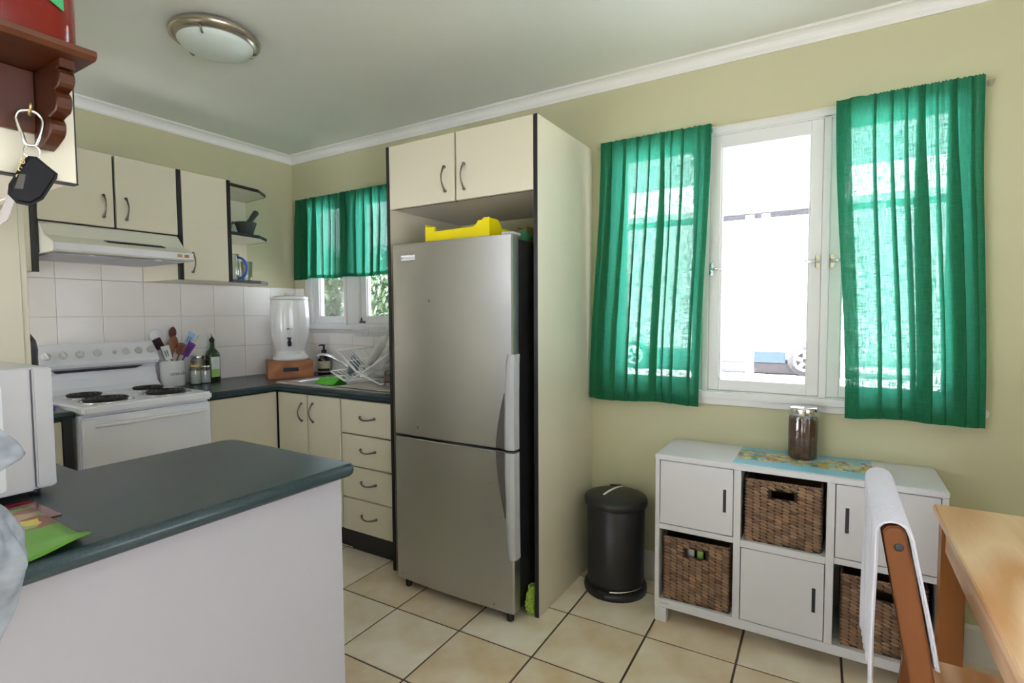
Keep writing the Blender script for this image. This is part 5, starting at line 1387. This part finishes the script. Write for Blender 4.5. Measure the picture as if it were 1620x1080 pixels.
t = thing('dish_rack', (1.2, -0.30, 0.93), 'white folding wire dish rack on the sink drainer', 'dish rack')
RY0, RY1 = -0.475, -0.155
A = [(0.995, 1.108), (1.150, 0.992), (1.335, 0.9335)]
B = [(1.440, 1.125), (1.190, 0.985), (1.062, 0.9335)]
Cc = [(0.940, 0.985), (1.052, 0.9365)]
def wires(name, pl, n, r_=0.0022, skip_last=True):
    m = MB()
    for k in range(n):
        y = RY0 + (RY1 - RY0) * (k + 0.5) / n
        m.tube([(p[0], y, p[1]) for p in (pl[:2] if skip_last else pl)], r_, 6)
    return m
for nm, pl, n in (('left_grid', A, 13), ('right_grid', B, 13), ('cutlery_grid', Cc, 11)):
    m = wires(nm, pl, n)
    o = m.build(nm, 'white_plastic', t)
    f = MB()
    for y in (RY0, RY1):
        f.tube([(p[0], y, p[1]) for p in pl], 0.0042, 8)
    for p in (pl[0], pl[-1]) + ((pl[1],) if len(pl) > 2 else ()):
        f.tube([(p[0], RY0, p[1]), (p[0], RY1, p[1])], 0.0042, 8)
    q = ((pl[0][0] + pl[1][0]) / 2, (pl[0][1] + pl[1][1]) / 2)
    f.tube([(q[0], RY0, q[1]), (q[0], RY1, q[1])], 0.0025, 6)
    f.build('frame', 'white_plastic', t)
def plate(name, label, c, nrm, r, material, cat='plate', deep=0.012):
    n = Vector(nrm).normalized()
    T = Matrix.Translation(c) @ n.to_track_quat('Z', 'Y').to_matrix().to_4x4()
    o = MB().lathe([(0, 0), (r * 0.6, 0), (r * 0.66, 0.003), (r, deep), (r, deep + 0.003), (r * 0.64, 0.007), (0, 0.005)], seg=40, T=T).build(name, material, loc=c)
    return tag(o, label, cat)
plate('dinner_plate', 'white dinner plate leaning at the front of the dish rack', (1.262, -0.40, 1.105), (-0.75, -0.35, 0.45), 0.098, 'white_ceramic')
plate('dinner_plate', 'white dinner plate leaning behind the front plate in the dish rack', (1.305, -0.31, 1.118), (-0.75, -0.35, 0.45), 0.105, 'white_ceramic')
plate('slate_bowl', 'grey-blue bowl standing on edge in the lower left of the dish rack', (1.052, -0.375, 1.012), (-0.80, -0.45, 0.25), 0.060, 'slate_plate', 'bowl', 0.03)
t2 = thing('drinking_glass', (1.36, -0.44, 0.931), 'patterned drinking glass upside down under the dish rack at the right', 'glass')
MB().lathe([(0.036, 0.0), (0.036, 0.004), (0.030, 0.075), (0.0, 0.076)], (1.375, -0.44, 0.931), 24).build('glass', 'clear_glass', t2)
mat('glass_pattern', (0.16, 0.12, 0.08), 0.5, var=0.6, scale=90)
MB().lathe([(0.0345, 0.012), (0.0365, 0.012), (0.0325, 0.055), (0.0305, 0.055)], (1.375, -0.44, 0.931), 24).build('pattern_band', 'glass_pattern', t2)
t = thing('wire_basket', (0.88, -0.07, 1.165), 'white wire basket hung below the sill of the sink window', 'basket')
m = MB()
top = [(0.790, -0.018), (1.02, -0.018), (1.02, -0.125), (0.735, -0.125)]
for z, sc in ((1.238, 1.0), (1.205, 0.97), (1.168, 0.93)):
    cx, cy = 0.89, -0.07
    m.tube([(cx + (p[0] - cx) * sc, cy + (p[1] - cy) * sc, z) for p in top], 0.0028, 6, True)
for k in range(4):
    a, b = Vector((*top[k], 0)), Vector((*top[(k + 1) % 4], 0))
    n = 14 if k in (0, 2) else 7
    for i in range(n):
        p = a.lerp(b, i / n)
        m.tube([(p.x, p.y, 1.238), (0.89 + (p.x - 0.89) * 0.93, -0.07 + (p.y + 0.07) * 0.93, 1.168)], 0.0016, 5)
for i in range(12):
    x = 0.76 + i * 0.021
    m.tube([(x, -0.022, 1.168), (x, -0.120, 1.168)], 0.0016, 5)
m.build('wire_cage', 'white_plastic', t)
f = MB(); f.tube([(0.82, -0.0165, 1.238), (0.82, -0.034, 1.238)], 0.003, 6); f.tube([(0.98, -0.0165, 1.238), (0.98, -0.034, 1.238)], 0.003, 6); f.build('hook', 'white_plastic', t)

# ------------------------------------------------------------------ corner shelf things
t = thing('stone_mortar', (0.275, -0.545, 1.7992), 'dark stone mortar on the middle corner shelf', 'mortar')
MB().lathe([(0.036, 0.0), (0.042, 0.004), (0.046, 0.03), (0.062, 0.078), (0.064, 0.084), (0.056, 0.084), (0.040, 0.035), (0, 0.022)], (0.275, -0.545, 1.7992), 32).build('bowl', 'stone_dark', t)
MB().prism([(-0.012, 0.07), (0.012, 0.07), (0.0, 0.084)], 'x', -0.078, -0.058, T=Matrix.Translation((0.275, -0.545, 1.7992)) @ Matrix.Rotation(R(75), 4, 'Z')).build('lip', 'stone_dark', t)
o = MB().tube([(0.262, -0.565, 1.832), (0.290, -0.525, 1.895), (0.318, -0.500, 1.948), (0.321, -0.497, 1.957)], [0.018, 0.014, 0.018, 0.010], 14).build('stone_pestle', 'stone_dark', loc=(0.27, -0.55, 1.83)); tag(o, 'dark stone pestle standing in the mortar', 'pestle')
t = thing('celadon_bowl', (0.16, -0.63, 1.7992), 'pale green bowl behind the mortar on the middle corner shelf', 'bowl')
MB().lathe([(0.030, 0.0), (0.034, 0.006), (0.058, 0.06), (0.064, 0.085), (0.060, 0.085), (0.05, 0.05), (0, 0.012)], (0.16, -0.63, 1.7992), 32).build('bowl', 'celadon', t)
t = thing('glass_jug', (0.255, -0.625, 1.5202), 'glass jug with a blue handle on the lowest corner shelf', 'jug')
MB().lathe([(0.045, 0.0), (0.05, 0.005), (0.055, 0.09), (0.050, 0.15), (0.054, 0.165)], (0.235, -0.63, 1.5202), 28).build('glass', 'clear_glass', t)
MB().tube([(0.272 + 0.045 * math.cos(R(a)), -0.602 + 0.030 * math.cos(R(a)), 1.600 + 0.065 * math.sin(R(a))) for a in range(-90, 91, 15)], 0.008, 8).build('handle', 'blue_plastic', t)
t = thing('drinking_glass', (0.20, -0.50, 1.5202), 'tall clear drinking glass beside the jug on the lowest corner shelf', 'glass')
MB().lathe([(0.028, 0.0), (0.030, 0.004), (0.036, 0.13), (0.0345, 0.13), (0.027, 0.010), (0, 0.008)], (0.20, -0.50, 1.5202), 28).build('glass', 'clear_glass', t)

# ------------------------------------------------------------------ microwave, leaflets
t = thing('microwave', (1.69, -2.28, ZB), 'white microwave oven on the peninsula worktop in front of the pantry', 'microwave')
MX, MY0, MY1, MZ0, MZ1 = 1.875, -2.528, -2.043, 0.912, 1.193
MB().box(1.51, MX - 0.016, MY0, MY1, MZ0, MZ1, 0.004, 2).build('case', 'microwave_white', t)
dr = MB().box(MX - 0.0155, MX, MY0 + 0.002, -2.0835, MZ0 + 0.002, MZ1 - 0.001, 0.003, 2).build('door', 'microwave_white', t)
MB().box(MX - 0.0155, MX, -2.0795, MY1 - 0.001, MZ0 + 0.006, MZ1 - 0.001, 0.003, 2).build('control_panel', 'microwave_white', t)
MB().prism(rrect(-2.49, -2.133, 0.925, 1.160, 0.008, 3), 'x', MX + 0.0002, MX + 0.0022).build('window_frame', 'white_enamel', dr)
MB().prism(rrect(-2.482, -2.1465, 0.945, 1.146, 0.006, 3), 'x', MX + 0.0023, MX + 0.0028).build('window', 'dark_print', dr)
for (x, y) in ((1.84, -2.075), (1.84, -2.49), (1.55, -2.075), (1.55, -2.49)):
    MB().lathe([(0.010, 0), (0.011, 0.0135), (0, 0.0138)], (x, y, ZB), 12).build('foot', 'black_plastic', t)
def leaf_pt(u, v):
    a, b, c, d = Vector((2.279, -2.126)), Vector((1.945, -2.116)), Vector((1.955, -2.36)), Vector((2.288, -2.37))
    p = a.lerp(b, u).lerp(d.lerp(c, u), v)
    return (p.x, p.y, ZB + 0.0035 + 0.016 * smoothstep(0.75, 1, 1 - u) * smoothstep(0.6, 1, 1 - v))
o = MB().grid(leaf_pt, 20, 14).build('leaflet', 'leaflet_print', loc=(2.11, -2.24, ZB), solid=0.001); tag(o, 'green printed leaflet curling at the peninsula worktop edge', 'leaflet')
o = MB().box(1.886, 2.06, -2.34, -2.098, ZB, ZB + 0.002).build('leaflet', 'red_gloss', loc=(1.97, -2.2, ZB)); tag(o, 'red leaflet under the green one beside the microwave', 'leaflet')

# ------------------------------------------------------------------ key shelf, keys, red jar, bag
t = thing('key_shelf', (2.47, -2.33, 1.54), 'red-brown wooden wall shelf with scalloped bracket, top left', 'shelf')
PX = 2.4405
MB().prism([(PX, 1.652), (2.556, 1.652), (2.562, 1.657), (2.562, 1.664), (PX, 1.664)], 'y', -2.50, -2.196, 0.0015, 1).build('top_board', 'shelf_wood', t)
MB().box(PX, PX + 0.011, -2.48, -2.2305, 1.567, 1.6515, 0.001, 1).build('back_board', 'shelf_wood', t)
prof = [(PX, 1.6515), (2.535, 1.6515), (2.535, 1.640)]
for (cx, cz, r_, a0, a1) in ((2.535 - 0.012, 1.628, 0.012, 80, -70), (2.507, 1.600, 0.016, 60, -60), (2.486, 1.570, 0.014, 60, -70)):
    for k in range(6):
        a = R(a0 + (a1 - a0) * k / 5); prof.append((cx + r_ * math.cos(a), cz + r_ * math.sin(a)))
prof += [(2.470, 1.549), (2.455, 1.545), (PX, 1.550)]
for y1 in (-2.212, -2.465):
    MB().prism(prof, 'y', y1 - 0.018, y1, 0.0015, 1).build('bracket', 'shelf_wood', t)
for y in (-2.246, -2.345, -2.42):
    MB().tube([(PX + 0.010, y, 1.592), (PX + 0.030, y, 1.590), (PX + 0.040, y, 1.582), (PX + 0.044, y, 1.592), (PX + 0.044, y, 1.597)], 0.0018, 6).build('hook', 'gold_metal', t)
o_x, o_y = PX + 0.038, -2.246
t = thing('key_ring', (o_x, o_y, 1.50), 'black car key fob on a silver carabiner hanging from the wooden shelf', 'keys')
vd = Vector((3.42 - o_x, -2.535 - o_y, 0)).normalized(); rt = Vector((-vd.y, vd.x, 0)); up = Vector((0, 0, 1)); base = Vector((o_x, o_y, 0))
def kp(a, z, d=0.0): return base + rt * a + vd * d + up * z
car = [(0.000, 1.5885), (0.007, 1.587), (0.0125, 1.581), (0.0135, 1.572), (0.011, 1.560), (0.0065, 1.547), (0.005, 1.543), (-0.001, 1.5415), (-0.0055, 1.544), (-0.0085, 1.556), (-0.0120, 1.568), (-0.0135, 1.577), (-0.0095, 1.5855)]
car = [(x_, z_) for x_, z_ in catmull(car + [car[0]], 48)][:-1]
MB().tube([kp(*p) for p in car], 0.0022, 8, True).build('carabiner', 'chrome', t)
MB().tube([kp(0.001 + 0.0085 * math.cos(R(a)), 1.5330 + 0.0095 * math.sin(R(a)), 0.002 * math.sin(R(2 * a))) for a in range(0, 360, 20)], 0.0011, 6, True).build('split_ring', 'chrome', t)
KT = Matrix.Translation(kp(0.0065, 1.5235)) @ Matrix((rt, vd, up)).transposed().to_4x4() @ Matrix.Rotation(R(16), 4, 'Y')
fob = [(-0.010, 0.0), (-0.002, 0.003), (0.024, -0.010), (0.0245, -0.016), (0.018, -0.050), (0.008, -0.064), (-0.006, -0.066), (-0.017, -0.058), (-0.019, -0.045), (-0.012, -0.004)]
MB().prism(fob, 'y', -0.007, 0.007, 0.004, 3, T=KT).build('fob', 'fob_black', t)
MB().prism([(-0.012, -0.028), (-0.006, -0.026), (-0.004, -0.046), (-0.012, -0.049)], 'y', 0.0072, 0.0080, 0.0, T=KT).build('button', 'recess_grey', t)
MB().prism([(-0.017, -0.058), (-0.008, -0.062), (-0.0085, -0.092), (-0.013, -0.099), (-0.018, -0.096)], 'y', -0.0012, 0.0012, T=KT).build('key_blade', 'pewter', t)
m = MB()
for k in range(9):
    m.tube([kp(-0.008 - 0.0012 * k + 0.0022 * math.cos(R(a)), 1.523 - 0.0052 * k + 0.0028 * math.sin(R(a)), 0.003 * (k % 2)) for a in range(0, 360, 45)], 0.0008, 5, True)
m.build('chain', 'gold_metal', t)
# glossy red jar on the shelf
def rj(w, z, r_): return [(2.498 + p[0], -2.292 + p[1], 1.6642 + z) for p in rrect(-w * 0.62, w * 0.62, -w, w, r_, 6)]
t = thing('red_canister', (2.498, -2.292, 1.6642), 'glossy red canister with a green patch on top of the wooden shelf', 'canister')
MB().rings([rj(0.080, 0.0, 0.03), rj(0.086, 0.006, 0.034), rj(0.087, 0.05, 0.035), rj(0.085, 0.12, 0.035), rj(0.07, 0.16, 0.03)], smooth=True).build('body', 'red_gloss', t)
m = MB()
m.prism([(-2.250, 0.052), (-2.2285, 0.040), (-2.2285, 0.10), (-2.265, 0.10)], 'x', 2.5535, 2.5545)
MB().add([(p[0] - 0.0 + 0.0, p[1], 1.6642 + p[2]) for p in m.v], m.f).build('green_patch', 'green_gloss', t)
# plastic bag hanging from the end hook
BGX, BGY = 2.492, -2.352
rnd = random.Random(12); ph = [rnd.uniform(0, 6.28) for _ in range(6)]
def bag_pt(u, v):
    a = 2 * PI * u
    prof_ = [(1.235, 0.010), (1.19, 0.030), (1.150, 0.060), (1.128, 0.072), (1.105, 0.040), (1.085, 0.036), (1.05, 0.058), (1.01, 0.074), (0.985, 0.075), (0.95, 0.060), (0.91, 0.048), (0.87, 0.034), (0.85, 0.012)]
    s = v * (len(prof_) - 1); i = min(int(s), len(prof_) - 2); f_ = s - i
    z = prof_[i][0] * (1 - f_) + prof_[i + 1][0] * f_; r_ = prof_[i][1] * (1 - f_) + prof_[i + 1][1] * f_
    r_ *= 0.97 + 0.10 * math.sin(3 * a + 9 * v + ph[0]) + 0.07 * math.sin(5 * a - 12 * v + ph[1]) + 0.04 * math.sin(9 * a + 20 * v + ph[2])
    return (BGX + r_ * math.cos(a) * 0.6, BGY + r_ * math.sin(a), z + 0.006 * math.sin(4 * a + ph[3]))
t = thing('plastic_bag', (BGX, BGY, 0.85), 'crumpled pale blue plastic bag hanging at the left edge', 'bag')
MB().grid(bag_pt, 60, 70).build('film', 'bag_plastic', t)
for s in (-1, 1):
    MB().tube([(BGX + 0.004 * s, BGY + 0.010 * s, 1.228), (PX + 0.046, BGY + 0.006 * s, 1.42), (PX + 0.043, BGY, 1.583)], [0.006, 0.004, 0.003], 6).build('handle', 'bag_plastic', t)
